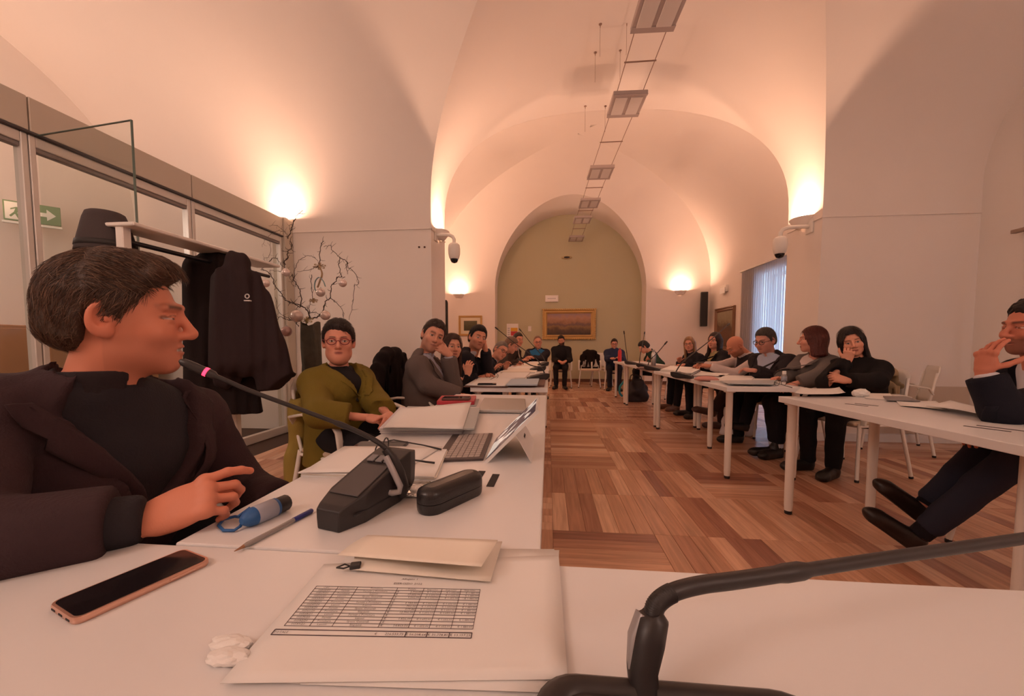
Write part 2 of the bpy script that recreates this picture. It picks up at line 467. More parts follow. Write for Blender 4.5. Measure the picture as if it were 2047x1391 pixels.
# ------------------------------------------------------------------ glass partition on the left
XG = -3.2
M_pane = thin_glass('partition_glass', (.95, .97, .96), .12)
gp = thing('glass_partition', 'pale framed glass partition with beige header panels along the left side', 'partition', (XG, 3.0, 0))
def gpart(name, lo, hi, m=M_alu): return MB().rbox(lo, hi, .004, 1).build(name, m, gp, )
def L_(lo, hi): return (lo[0]-XG, lo[1]-3.0, lo[2]), (hi[0]-XG, hi[1]-3.0, hi[2])
gp_p = lambda name, lo, hi, m=M_alu: gpart(name, *L_(lo, hi), m)
ys = [-1.2, -.02, 1.08, 2.14, 3.22, YP-.16]
for i in range(len(ys)-1):
    gp_p('header_panel', (XG-.06, ys[i]+.004, 2.37), (XG+.045, ys[i+1]-.004, 2.575), M_panel)
gp_p('top_seal', (XG-.05, ys[0], 2.353), (XG+.05, ys[-1], 2.37), M_seal)
for i, y in enumerate(ys):
    gp_p('post', (XG-.03, y-.035, 0), (XG+.03, y-.003, 2.353)); gp_p('post', (XG-.03, y+.003, 0), (XG+.03, y+.035, 2.353))
for i in range(len(ys)-1):
    a, b = ys[i]+.035, ys[i+1]-.035
    gp_p('top_rail', (XG-.028, a, 2.29), (XG+.028, b, 2.353)); gp_p('bottom_rail', (XG-.028, a, 0), (XG+.028, b, .09))
    gp_p('top_gasket', (XG-.02, a, 2.262), (XG+.02, b, 2.29), mat('grey_gasket', (.22, .19, .18), .5))
    gp_p('mid_rail', (XG-.02, a, .99), (XG+.02, b, 1.02)) if i > 4 else None
    gp_p('pane', (XG-.004, a, .09), (XG+.004, b, 2.262), M_pane)
gp_p('end_column', (XG-.1, YP-.16, 0), (XG+.06, YP-.012, 2.58), M_panel)
# up-light on top of the end column
t = thing('column_uplight', 'glowing uplight on top of the corner column by the twig tree', 'lamp', (XG+.0, YP-.09, 2.58))
MB().lathe([(.05, 0), (.055, .012), (.05, .02), (.04, .02), (.036, .008)], 16).build('housing', M_alu, t)
light('lamp', 'AREA', (0, 0, .03), 9, size=.08, rot=(math.pi, 0, 0), parent=t)
# a frameless glass panel swung open into the room
a = at(262, 241, X=-2.4)
g = thing('glass_door', 'frameless clear glass door panel standing open behind the dark haired man', 'glass door', (a.x, a.y, 0))
hd = Vector((-.8, .10, 0)).normalized(); M_ = Matrix.Translation((0, 0, 0)) @ Matrix.Rotation(math.atan2(hd.y, hd.x), 4, 'Z')
MB().box((0, -.004, .02), (.76, .004, a.z), M_).build('pane', M_pane, g)
e = mat('glass_edge_green', (.10, .16, .14), .2)
MB().box((-.006, -.005, .02), (0, .005, a.z+.004), M_).box((0, -.005, a.z), (.76, .005, a.z+.004), M_).build('pane_edge', e, g)
MB().rbox((0.3, -.03, 0), (.65, .03, .02), .003, 1, M_).build('floor_clamp', M_alu, g)
# things in the corridor seen through the glass
s = at(84, 425, X=XC+.01)
s = at(66, 427, X=-5.05)
sg = thing('exit_sign', 'green exit sign with running figure and white arrow behind the glass', 'sign', (s.x, s.y, s.z), -.75)
sg.scale = (.5, .5, .62)
MB().rbox((-1.0, -.03, .0), (0, .03, .05), .004, 1).build('wall_arm', M_leg, sg)
MB().rbox((0, -.36, -.15), (.03, .36, .15), .004, 1).build('plate', mat('sign_green', (.16, .25, .12), .5), sg)
mw = mat('sign_white', (.75, .75, .68), .5)
fg = MB()
def yz(pts, x=.031, t=.002):
    n = len(pts); vs = [Vector((x, p[0], p[1])) for p in pts]+[Vector((x+t, p[0], p[1])) for p in pts]
    fg.add(vs, [list(range(n))[::-1], list(range(n, 2*n))]+[(i, (i+1) % n, n+(i+1) % n, n+i) for i in range(n)])
yz([(-.02, .03), (-.02, -.03), (.18, -.03), (.18, -.09), (.30, 0), (.18, .09), (.18, .03)][::-1])
fg.build('arrow', mw, sg); fg = MB()
yz([(-.34, .13), (-.34, -.13), (-.09, -.13), (-.09, .13)][::-1], .0305)
fg.build('door_field', mw, sg); fg = MB()
yz([(-.16+.024*math.cos(k), .09+.024*math.sin(k)) for k in np.linspace(0, 5.6, 9)], .033)
for q in ([(-.20, .06), (-.15, .06), (-.19, -.03), (-.23, -.02)], [(-.23, -.02), (-.19, -.03), (-.15, -.11), (-.18, -.12)], [(-.23, -.02), (-.2, -.03), (-.27, -.10), (-.29, -.08)], [(-.16, .05), (-.10, .0), (-.11, -.01), (-.17, .03)], [(-.2, .06), (-.27, .03), (-.27, .01), (-.2, .04)]): yz(q[::-1], .033)
fg.build('running_figure', mat('sign_green', None), sg)
MB().rbox((0, -.38, -.2), (.06, .38, -.165), .004, 1).build('lamp_strip', mw, sg)
# a wooden cupboard and a low bench out in the corridor
cp = thing('corridor_cupboard', 'low brown wooden cupboard out in the corridor behind the glass', 'cupboard', (XC+.25, 3.55, 0))
mwd = mat('corridor_wood', (.42, .22, .11), .5, var=.15, vscale=6, stretch=(1, 1, .2))
MB().rbox((-.24, -.8, .06), (.22, .8, 1.25), .006, 1).build('body', mwd, cp)
for k in (-1, 1):
    dpn = MB().rbox((.221, -.78 if k < 0 else .01, .09), (.24, -.01 if k < 0 else .78, 1.22), .004, 1).build('cupboard_door', mwd, cp)
    MB().tube([(.25, k*.05, .6), (.265, k*.05, .6)], .012, 8).build('knob', M_alu, dpn)
# ------------------------------------------------------------------ far-wall fittings
def framed(name, label, cx, cz, w, h, y, fw_, mframe, mpaint, depth=.05, mat2=None, ax='y', scroll=False):
    """picture facing -Y (ax y) or -X (ax x) built about its centre"""
    t = thing(name, label, 'picture', (cx, y, cz) if ax == 'y' else (y, cx, cz), 0 if ax == 'y' else -math.pi/2)
    b = MB()
    prof = [(0, 0), (-.0, -depth), (.2, -depth*1.15), (.45, -depth*.7), (.7, -depth*.9), (1, -depth*.35), (1, 0)]
    W2, H2 = w/2, h/2
    corners = [(-1, -1), (1, -1), (1, 1), (-1, 1)]
    rows = []
    for q, dy in prof:
        rows.append([Vector((sx*(W2-q*fw_), dy, sz*(H2-q*fw_))) for sx, sz in corners])
    for i in range(4):
        j = (i+1) % 4
        b.grid([[r[i], r[j]] for r in rows], False)
    if scroll:
        n = int(w/.06)
        for k in range(n+1):
            x = -W2+w*k/n
            for sz in (-1, 1):
                bm = bmesh.new(); bmesh.ops.create_icosphere(bm, subdivisions=1, radius=.026)
                b.bm(bm, Matrix.Translation((x, -depth*.95, sz*(H2-.01))), True)
        for k in range(1, int(h/.06)):
            for sx in (-1, 1):
                bm = bmesh.new(); bmesh.ops.create_icosphere(bm, subdivisions=1, radius=.026)
                b.bm(bm, Matrix.Translation((sx*(W2-.01), -depth*.95, -H2+.06*k)), True)
    b.build('frame', mframe, t)
    iw, ih = W2-fw_, H2-fw_
    if mat2:
        m_ = .09
        MB().box((-iw, -.016, -ih), (iw, -.006, ih)).build('mount', mat2, t)
        iw -= m_; ih -= m_
    MB().box((-iw, -.02, -ih), (iw, -.004, ih)).build('canvas', mpaint, t)
    return t
M_gilt = mat('gilt', (.62, .42, .17), .45, .55, bump=.4, bscale=60)
def paint_mat(name, stops, scale, seed, zr):
    """painted canvas: vertical bands broken up by noise"""
    m = bpy.data.materials.new(name); m.use_nodes = True; N = m.node_tree.nodes; L = m.node_tree.links; b = N['Principled BSDF']
    tc = N.new('ShaderNodeTexCoord'); sp = N.new('ShaderNodeSeparateXYZ'); L.new(tc.outputs['Object'], sp.inputs[0])
    mr = N.new('ShaderNodeMapRange'); mr.inputs[1].default_value = -zr; mr.inputs[2].default_value = zr; L.new(sp.outputs['Z'], mr.inputs[0])
    nz = N.new('ShaderNodeTexNoise'); nz.inputs['Scale'].default_value = scale; nz.inputs['Detail'].default_value = 8; nz.inputs['Roughness'].default_value = .7
    mp = N.new('ShaderNodeMapping'); mp.inputs['Location'].default_value = (seed, seed, seed); L.new(tc.outputs['Object'], mp.inputs[0]); L.new(mp.outputs[0], nz.inputs['Vector'])
    ad = N.new('ShaderNodeMath'); ad.operation = 'MULTIPLY_ADD'; ad.inputs[1].default_value = .55; L.new(nz.outputs['Fac'], ad.inputs[0])
    sb = N.new('ShaderNodeMath'); sb.operation = 'SUBTRACT'; sb.inputs[1].default_value = .27; L.new(mr.outputs[0], sb.inputs[0]); L.new(sb.outputs[0], ad.inputs[2])
    rp = N.new('ShaderNodeValToRGB'); e = rp.color_ramp.elements
    e[0].position = stops[0][0]; e[0].color = (*lin(stops[0][1]), 1); e[1].position = stops[-1][0]; e[1].color = (*lin(stops[-1][1]), 1)
    for p, c in stops[1:-1]: q = e.new(p); q.color = (*lin(c), 1)
    L.new(ad.outputs[0], rp.inputs[0]); L.new(rp.outputs[0], b.inputs['Base Color']); b.inputs['Roughness'].default_value = .6
    return m
pa, pb = at(1085, 618, Y=YG-.03), at(1190, 678, Y=YG-.03)
framed('landscape_painting', 'wide gilt framed landscape painting on the olive wall', (pa.x+pb.x)/2, (pa.z+pb.z)/2, pb.x-pa.x, pa.z-pb.z, YG, .13, M_gilt,
       paint_mat('dusk_landscape', [(0, '#382622'), (.25, '#5a4638'), (.4, '#8a6c48'), (.48, '#6a5450'), (.6, '#9a7258'), (.78, '#b08a74'), (1, '#94808a')], 5, 3, .32), .07, scroll=True)
pa, pb = at(917, 631, Y=FY1-.02), at(964, 671, Y=FY1-.02)
framed('small_picture', 'small gilt framed picture with pale mount left of the back arch', (pa.x+pb.x)/2, (pa.z+pb.z)/2, pb.x-pa.x, pa.z-pb.z, FY1, .055, M_gilt,
       paint_mat('dark_green_landscape', [(0, '#35331f'), (.5, '#4c4a30'), (1, '#6d6a4e')], 14, 9, .2), .04, mat('picture_mount', (.75, .68, .52), .8))
pa, pb = at(1431, 620, X=FX1-.02), at(1467, 690, X=FX1-.02)
framed('portrait_picture', 'dark wood framed painting with a pale flower shape right of the loudspeaker', (pa.y+pb.y)/2, pa.z-.5, abs(pa.y-pb.y), 1.05, FX1, .10, mat('walnut_frame', (.20, .10, .05), .45),
       paint_mat('pale_blot', [(0, '#3a2418'), (.4, '#6b4a30'), (.55, '#5c4634'), (.66, '#8f8468'), (1, '#a89d84')], 4, 21, .6), .05, ax='x')
M_wht = mat('white_plastic', (.80, .77, .73), .45)
p = at(1103, 597, Y=YG)
t = thing('exit_lamp', 'white emergency sign lamp on the olive wall above the large painting', 'sign', (p.x, YG, p.z))
MB().rbox((-.19, -.05, -.095), (.19, 0, .095), .008, 1).build('housing', M_wht, t)
MB().box((-.165, -.053, -.07), (.165, -.05, .07)).build('diffuser', mat('sign_pale', (.86, .85, .84), .4), t)
mg = mat('sign_print', (.45, .45, .5), .6)
tx = MB()
for k in range(8): tx.box((-.12+.03*k, -.0545, -.012), (-.098+.03*k, -.053, .012))
tx.build('lettering', mg, t)
p = at(1133, 515, Y=YG)
t = thing('wall_vent', 'small oval brass wall fitting high on the olive wall under the arch', 'vent', (p.x, YG, p.z))
MB().lathe([(.15, 0), (.15, .03), (.12, .045), (.09, .05)], 20, Matrix.Scale(.3, 4, (0, 0, 1)) @ Matrix.Rotation(math.pi/2, 4, 'X')).build('rim', mat('brass', (.6, .5, .3), .35, .8), t)
MB().lathe([(.09, .048), (.085, .052)], 20, Matrix.Scale(.3, 4, (0, 0, 1)) @ Matrix.Rotation(math.pi/2, 4, 'X')).build('grille', M_blackm, t)
pa, pb = at(1013, 647, Y=YG), at(1036, 673, Y=YG)
t = thing('notice_sheet', 'white notice sheet with yellow and red blocks behind the microphones', 'notice', ((pa.x+pb.x)/2, YG, pa.z-.25))
MB().box((-.17, -.006, -.25), (.17, 0, .25)).build('sheet', mat('paper_white', (.82, .80, .78), .8), t)
MB().box((-.05, -.008, .03), (.15, -.006, .13)).build('yellow_block', mat('print_yellow', (.75, .42, .05), .8), t)
MB().box((-.05, -.008, -.10), (.15, -.006, .025)).build('red_block', mat('print_red', (.5, .05, .06), .8), t)
b = MB()
for k in range(6): b.box((-.14, -.008, -.2+.06*k), (-.08, -.006, -.17+.06*k))
b.build('print_lines', mg, t)
p = at(1059, 657, Y=YG)
t = thing('wall_switch', 'small white switch plate on the olive wall left of the painting', 'switch', (p.x, YG, p.z))
MB().rbox((-.05, -.012, -.075), (.05, 0, .075), .004, 1).build('plate', M_wht, t)
MB().rbox((-.02, -.018, -.03), (.02, -.012, .03), .003, 1).build('rocker', M_wht, t)
# column loudspeakers
def speaker(x, y, z0, z1, w, ang, label):
    t = thing('column_speaker', label, 'loudspeaker', (x, y, z0), ang)
    MB().rbox((-w/2, .05, 0), (w/2, .05+w*.8, z1-z0), .012, 2).build('cabinet', mat('speaker_black', (.02, .017, .016), .6), t)
    MB().box((-w/2+.012, .05+w*.8, .03), (w/2-.012, .05+w*.8+.004, z1-z0-.03)).build('grille', M_blackm, t)
    for z in (.2, z1-z0-.2): MB().box((-.03, 0, z-.03), (.03, .05, z+.03)).build('bracket', M_black, t)
    return t
pa, pb = at(1408, 583, Y=FY1-.25), at(1408, 652, Y=FY1-.25)
speaker(pa.x+.06, FY1-.06, pb.z, pa.z, .17, math.pi-.25, 'slim black column loudspeaker in the far right corner by the lamp')
pa, pb = at(891, 597, Y=5.9), at(891, 668, Y=5.9)
speaker(pa.x-.22, 6.1, pb.z-.1, pa.z, .17, -1.4, 'slim black column loudspeaker half hidden behind the left pier edge')
p = at(1450, 577, X=FX1)
t = thing('exit_lamp', 'small white emergency lamp box on the right wall above the dark painting', 'sign', (FX1, p.y, p.z), math.pi/2)
MB().rbox((-.16, 0, -.08), (.16, .06, .08), .008, 1).build('housing', M_wht, t)
MB().rbox((-.14, .06, -.12), (.14, .075, .02), .004, 1).build('diffuser', mat('sign_pale', None), t)
# dome cameras on arms from the piers
def dome_cam(wx, px, py, sgn, label):
    c = at(px, py, Y=4.75)
    t = thing('dome_camera', label, 'security camera', (c.x, 4.75, c.z))
    x = wx - c.x
    MB().lathe([(.018, .135), (.05, .13), (.068, .11), (.075, .06), (.072, .0), (.06, -.05), (.052, -.06)], 20).build('housing', M_wht, t)
    MB().lathe([(.05, -.06), (.047, -.075), (.036, -.098), (.015, -.108), (.001, -.11)], 20).build('lens_dome', mat('dome_black', (.01, .01, .012), .12), t)
    pts = [(0, 0, .12), (0, 0, .18), (x*.08, 0, .215), (x*.25, 0, .235), (x*.6, 0, .24), (x*.97, 0, .24)]
    MB().tube(pts, .022, 12).build('arm', M_wht, t)
    MB().rbox((min(x, x*.93), -.06, .16), (max(x, x*.93), .06, .32), .006, 1).build('mount_plate', M_wht, t)
dome_cam(XL, 908, 508, 1, 'white dome security camera on an arm from the left pier')
dome_cam(XR, 1559, 497, -1, 'white dome security camera on an arm from the right pier')
for px in (838, 849):
    p = at(px, 494, Y=YP)
    t = tag(MB().lathe([(.012, 0), (.012, .006), (.007, .009)], 10, Matrix.Translation((p.x, YP-.001, p.z)) @ Matrix.Rotation(math.pi/2, 4, 'X')).build('wall_plug', mat('plug_brown', (.10, .05, .04), .6)),
        'dark round wall plug on the left pier, %s of the two' % ('left' if px == 838 else 'right'), 'wall plug')
p = at(1055, 445, Y=YP)
# ------------------------------------------------------------------ suspended lamps on a cable ladder
M_fix = mat('fixture_grey', (.40, .34, .33), .45)
M_dif = mat('fixture_white', (.62, .58, .56), .35)
M_wire = mat('steel_wire', (.30, .20, .16), .4, .5)
fx = []
for px, py, w in ((1318, 22, 100), (1252, 212, 62), (1200, 347, 45), (1178, 408, 38), (1164, 441, 34), (1152, 478, 30)):
    fx.append(at(px, py, Z=4.0))
L0 = .42
th0 = math.atan2(fx[-1].x-fx[0].x, fx[-1].y-fx[0].y)
ln = thing('lamp_cable_track', 'pair of thin suspension cables with cross bars carrying the ceiling lamps', 'lamp track', (fx[0].x, fx[0].y, 4.05))
def tp(p, dx, dz=0, dy=0): return Vector((p.x-fx[0].x+dx+dy*math.sin(-th0)*0, p.y-fx[0].y+dy, dz))
for s in (-.15, .15):
    MB().tube([tp(fx[0], s, 0, -1.2)]+[tp(q, s) for q in fx], .0045, 6).build('cable', M_wire, ln)
names = ['nearest lamp panel, cut by the top edge of the view', 'second lamp panel from the viewer', 'third lamp panel, against the shaded vault', 'fourth lamp panel, just above the olive arch', 'fifth lamp panel, pale in front of the olive lunette', 'farthest lamp panel, smallest of the row']
for i, q in enumerate(fx):
    lo = thing('ceiling_lamp', 'grey square suspended ceiling lamp, '+names[i], 'ceiling lamp', (q.x, q.y, q.z), -th0)
    MB().rbox((-.2, -.23, 0), (.2, .23, .045), .006, 1).build('casing', M_fix, lo)
    for s in (-.09, .09): MB().rbox((s-.07, -.17, -.008), (s+.07, .17, 0), .004, 1).build('diffuser', M_dif, lo)
    MB().box((-.2, .16, -.006), (.2, .23, 0)).build('trim_strip', M_fix, lo); MB().box((-.2, -.23, -.006), (.2, -.2, 0)).build('trim_strip', M_fix, lo)
    if i < 5:
        r = fx[i+1]; m_ = (q+r)/2
        MB().tube([tp(m_, -.165), tp(m_, .165)], .008, 6).build('cross_bar', M_wire, ln)
def ceil_z(x, y):
    if y < YQ: return max(ZS+RS*sup((x-AC)/AH), ZS+RS*sup((y-BC)/BH) if y < YP else 0)
    return ZS+RF*min(sup((x-FC)/FHX), sup((y-GC)/GH))
k = 0
for px, py in ((1200, 48), (1253, 45), (1190, 105), (1240, 100), (1170, 212), (1210, 212)):
    d = 2.0
    while d < 9:                      # march to the vault
        q = at(px, py, d=d)
        if q.z >= ceil_z(q.x, q.y)-.005: break
        d += .02
    k += 1
    t = thing('ceiling_hook', 'small dark suspension hook with wire on the vault, %s' % ['front left', 'front right', 'second row left', 'second row right', 'third row left', 'third row right'][k-1], 'hook', tuple(q))
    MB().lathe([(.018, .0), (.016, -.006), (.005, -.009), (.003, -.035)], 10).build('cup', M_wire, t)
    tgt = min(fx, key=lambda f: (f-q).length)
    e_ = Vector((0, 0, -.32))
    MB().tube([(0, 0, -.03), e_], .0015, 4).build('wire', M_wire, t)
# ------------------------------------------------------------------ tables
ZT = .74
def table(cx, cy, rz, length, label, width=.6, slots=()):
    t = thing('table', label, 'table', (cx, cy, 0), rz, 'white meeting tables')
    w2, l2 = width/2, length/2
    MB().rbox((-w2, -l2, ZT-.036), (w2, l2, ZT), .003, 2).build('tabletop', M_white, t)
    ps = [(sx*(w2-.05), sy*(l2-.06)) for sx in (-1, 1) for sy in (-1, 1)]
    if length > 1.6: ps.append((0, 0))
    for x, y in ps:
        lg = MB().lathe([(.021, .022), (.024, .06), (.0255, .4), (.0255, ZT-.05), (.042, ZT-.045), (.042, ZT-.036)], 18, Matrix.Translation((x, y, 0))).build('leg', M_leg, t)
        MB().lathe([(.019, 0), (.021, .004), (.021, .022)], 14, Matrix.Translation((x, y, 0))).build('foot', M_blackm, lg)
    for x, y, w_, l_, a in slots:
        MB().box((-w_/2, -l_/2, -.002), (w_/2, l_/2, .0012), Matrix.Translation((x, y, ZT)) @ Matrix.Rotation(a, 4, 'Z')).build('cable_slot', M_blackm, t)
    return t
table(-.02, .257, math.pi/2, 2.0, 'near white table across the front, under the printed sheets and the big microphone')
def slot_px(px, cx, cy, rz, w_, l_, a):
    q = at(*px, Z=ZT); v = Matrix.Rotation(-rz, 3, 'Z') @ Vector((q.x-cx, q.y-cy, 0)); return (v.x, v.y, w_, l_, a)
table(-.311, 1.532, 0, 1.94, 'left white table with the tablet, laptop and black spectacle case',
      slots=[slot_px((986, 960), -.311, 1.532, 0, .018, .085, -.03), slot_px((957, 953), -.311, 1.532, 0, .018, .085, -.03)])
table(-.303, 3.91, 0, 1.96, 'second white table of the left row, with the brown folder on its near end')
table(-.29, 5.90, 0, 1.98, 'third white table of the left row, farthest from the viewer')
r0 = math.radians(3.2)
table(1.82, 1.615, r0, 2.0, 'nearest white table of the right row, in front of the man in navy',
      slots=[slot_px((1712, 809.5), 1.82, 1.615, r0, .012, .10, .5), slot_px((1732, 809), 1.82, 1.615, r0, .012, .10, .5),
             slot_px((1972, 857), 1.82, 1.615, r0, .012, .12, .5), slot_px((1999, 856), 1.82, 1.615, r0, .012, .12, .5)])
table(1.662, 4.10, math.radians(1.2), 1.94, 'second white table of the right row, with the pink pouch and papers')
table(1.645, 6.06, 0, 1.96, 'third white table of the right row, with the dark binder')
table(1.635, 7.58, 0, 1.06, 'farthest short white table of the right row, by the silver bottle')
# ------------------------------------------------------------------ chairs
M_shell = mat('chair_shell', (.74, .70, .64), .4)
M_seat = mat('chair_seat_beige', (.62, .50, .38), .6)
CH = []
def make_chair():
    t = thing('armchair', 'white stacking armchair', 'chair')
    MB().rbox((-.225, -.20, .43), (.225, .24, .465), .016, 3).build('seat', M_seat, t)
    rows = []
    for i in range(9):
        z = .50+.36*i/8; yb = -.215-.07*(i/8)
        w = .215 - (.03 if i in (0, 8) else .0)
        rows.append([Vector((w*(2*j/10-1), yb-.03*(1-(2*j/10-1)**2), z)) for j in range(11)])
    MB().grid(rows, thick=(0, -.014, 0)).build('backrest', M_shell, t)
    for s in (-1, 1):
        x = s*.265
        MB().tube([(s*.215, -.245, .60), (x, -.21, .655), (x, -.10, .675), (x, .06, .675), (x, .14, .655), (x, .185, .60), (x, .20, .52), (x*.99, .205, .44)],
                  .02, 10, flat=(1., .42, (1, 0, 0))).build('armrest', M_shell, t)
        for yy, y2 in ((.195, .25), (-.20, -.27)):
            lg = MB().tube([(s*.225, yy, .45), (s*.27, y2, .012)], .013, 10).build('leg', M_leg, t)
            MB().lathe([(.014, 0), (.015, .012), (.013, .02)], 10, Matrix.Translation((s*.27, y2, 0))).build('foot', M_blackm, lg)
        MB().tube([(s*.222, -.19, .445), (s*.215, -.235, .55), (s*.212, -.27, .80)], .011, 8).build('back_post', M_leg, t)
    MB().tube([(-.225, .195, .425), (.225, .195, .425)], .01, 8).tube([(-.225, -.2, .425), (.225, -.2, .425)], .01, 8).tube([(-.225, -.2, .425), (-.225, .195, .425)], .01, 8).tube([(.225, -.2, .425), (.225, .195, .425)], .01, 8).build('seat_frame', M_leg, t)
    return t
chair0 = None
def chair(x, y, az, label):
    """az: facing direction, degrees from +Y towards +X"""
    global chair0
    if chair0 is None: chair0 = make_chair(); c = chair0
    else: c = copy_tree(chair0)
    c['label'] = label; c['group'] = 'white armchairs'
    c.location = (x, y, 0); c.rotation_euler = (0, 0, -math.radians(az))
    return c
# ------------------------------------------------------------------ papers and small things
M_paper = mat('paper_white', None)
M_paper2 = mat('paper_warm', (.78, .72, .64), .8)
M_ink = mat('ink', (.10, .08, .09), .8)
M_grey = mat('folder_grey', (.42, .44, .44), .6)
M_leather = mat('brown_leather', (.11, .045, .035), .45, bump=.2, bscale=150)
M_silver = mat('laptop_silver', (.46, .45, .44), .35, .5)
def quad(px, z, cat, name, label, m=None, th=.0012, curl=0., n=8, group=None, wav=0., seed=0, parent=None, colname=None, zs=None):
    """sheet whose corners BL BR TR TL sit at these photo pixels, at height z"""
    c = [at(x, y, Z=(zs[i] if zs else z)) for i, (x, y) in enumerate(px)]
    o = sum(c, Vector())/4; o.z = z
    r = random.Random(seed)
    ph = [r.uniform(0, 6) for _ in range(4)]
    rows = []
    for i in range(n+1):
        u = i/n; row = []
        for j in range(n+1):
            v = j/n
            p = (c[0]*(1-v)+c[1]*v)*(1-u)+(c[3]*(1-v)+c[2]*v)*u
            p = p-o; p.z += curl*((2*v-1)**4*.6+(2*u-1)**4*.4)+wav*(1+math.sin(4*v+ph[0])*math.sin(3*u+ph[1]))
            row.append(p)
        rows.append(row)
    ob = MB().grid(rows, thick=(0, 0, th)).build(name, m or M_paper, parent)
    ob.location = o if parent is None else o - parent.location
    if cat: tag(ob, label, cat, group)
    return ob
def block(px, z0, h, name, label, cat, m, part=None, r=.002, pages=None, group=None):
    """slab (book, folder, pile) over a quad"""
    c = [at(x, y, Z=z0) for x, y in px]
    o = sum(c, Vector())/4; o.z = z0
    t = thing(name, label, cat, o, 0, group)
    pts = [(p.x-o.x, p.y-o.y) for p in c]
    if pages:
        k = max(3, int(h/.004))
        for i in range(k):
            s = 1-random.uniform(0, .02); dx = random.uniform(-.003, .003)
            MB().prism([(x*s+dx, y*s) for x, y in pts], h*i/k+.0004, h*(i+1)/k-.0006).build('sheaf', pages[i % len(pages)], t)
    else:
        bm = bmesh.new()
        b = MB().prism(pts, 0, h); me = bpy.data.meshes.new('t'); me.from_pydata(b.v, [], b.f); bm.from_mesh(me); bpy.data.meshes.remove(me)
        bmesh.ops.bevel(bm, geom=list(bm.edges), offset=r, segments=2, profile=.5, affect='EDGES')
        q = MB(); q.bm(bm); q.build(part or 'body', m, t)
    return t
# --- printed sheets in the foreground
for i, px in enumerate([[(520, 1362), (1090, 1372), (1100, 1105), (700, 1100)], [(560, 1365), (1100, 1378), (1118, 1100), (720, 1098)], [(600, 1368), (1112, 1385), (1108, 1098), (740, 1096)]]):
    quad(px, ZT+.0008+.0012*i, 'paper', 'paper_sheet', ['lowest loose white sheet peeking out under the printed page', 'middle loose white sheet peeking out under the printed page', 'upper loose white sheet directly under the printed page'][i], th=.0006, group='loose sheets under the printed page')
pg = quad([(440, 1366), (1135, 1358), (1117, 1110), (648, 1128)], ZT+.0062, 'paper', 'printed_page', 'white page printed with a table of figures on the near table', th=.0007, n=14, seed=4, zs=[ZT+.0062, ZT+.0062, ZT+.0062, ZT+.0062])
zp = ZT+.0074
q4 = [at(x, y, Z=zp) for x, y in ((568, 1250), (945, 1257), (960, 1178), (633, 1171))]
def pmap(u, v): return (q4[0]*(1-u)+q4[1]*u)*(1-v)+(q4[3]*(1-u)+q4[2]*u)*v - pg.location
ln = MB()
def seg(u0, v0, u1, v1, w=.0005):
    a, b = pmap(u0, v0), pmap(u1, v1); d = (b-a).normalized(); n = Vector((-d.y, d.x, 0))*w
    ln.add([a-n, b-n, b+n, a+n, a-n-Vector((0, 0, .0003)), b-n-Vector((0, 0, .0003)), b+n-Vector((0, 0, .0003)), a+n-Vector((0, 0, .0003))], [(0, 1, 2, 3), (0, 4, 5, 1), (1, 5, 6, 2), (2, 6, 7, 3), (3, 7, 4, 0)])
cols = [0, .135, .255, .50, .53, .66, .77, .885, 1]
for i in range(14): seg(0, i/13, 1, i/13, .0003)
for c_ in cols:
    if c_ != .53: seg(c_, 0, c_, 1, .0003)
for v in (-.19, -.08): seg(-.03, v, 1, v, .0006)
for u in (-.03, .66, .77, .885, 1): seg(u, -.19, u, -.08, .0006)
ln.build('table_lines', M_ink, pg)
def text_mesh(lines, name, m, parent):
    """lines: (string, origin, x-direction, y-direction scale, align)"""
    b = MB()
    for s, o, ex, ey, al in lines:
        cu = bpy.data.curves.new('t', 'FONT'); cu.body = s; cu.size = 1; cu.align_x = al; cu.resolution_u = 1
        ob = bpy.data.objects.new('t', cu); COL.objects.link(ob)
        dg = bpy.context.evaluated_depsgraph_get(); me = ob.evaluated_get(dg).to_mesh()
        b.add([o+ex*v.co.x+ey*v.co.y for v in me.vertices], [list(p.vertices) for p in me.polygons])
        ob.to_mesh_clear(); bpy.data.objects.remove(ob); bpy.data.curves.remove(cu)
    if b.f: return b.build(name, m, parent)
ex = (pmap(1, .5)-pmap(0, .5)).normalized(); ey = (pmap(.5, 1)-pmap(.5, 0)).normalized(); hs = (pmap(.5, 1)-pmap(.5, 0)).length/13
T = []
def put(u, r, s, al='CENTER', k=.78): T.append((s, pmap(u, (12.25-r)/13)+Vector((0, 0, .0002)), ex*hs*k, ey*hs*k, al))
for u, s in ((.067, 'CdC'), (.195, 'Descrizione'), (.377, 'Fornitore'), (.59, 'Totale'), (.715, 'Importo'), (.827, 'Importo'), (.94, 'Importo')): put(u, 0, s)
nums = ['2.710,00', '17.652,00', '9.002,00', '', '5.733,00', '750,00', '377,44', '12.706,00', '', '1.826,09', '', '54.863,50']
for r, s in enumerate(nums):
    put(.067, r+1, '00%d/20' % (512+7*r)); put(.195, r+1, ['Servizi', 'Fornitura', 'Lavori'][r % 3]); put(.377, r+1, ['Servizi e Forniture', 'Lavori', 'Spese Generali', 'Impianti'][r % 4])
    put(.515, r+1, '€')
    if s:
        put(.655, r+1, s, 'RIGHT'); 
        for u, f in ((.765, '€ 1.652,00'), (.88, '€ 1.652,00'), (.995, '€ 1.480,00')): put(u, r+1, f, 'RIGHT', .7)
T.append(('TOTALE', pmap(-.025, -.16)+Vector((0, 0, .0002)), ex*hs*.8, ey*hs*.8, 'LEFT'))
T.append(('€', pmap(.5, -.16), ex*hs*.8, ey*hs*.8, 'LEFT'))
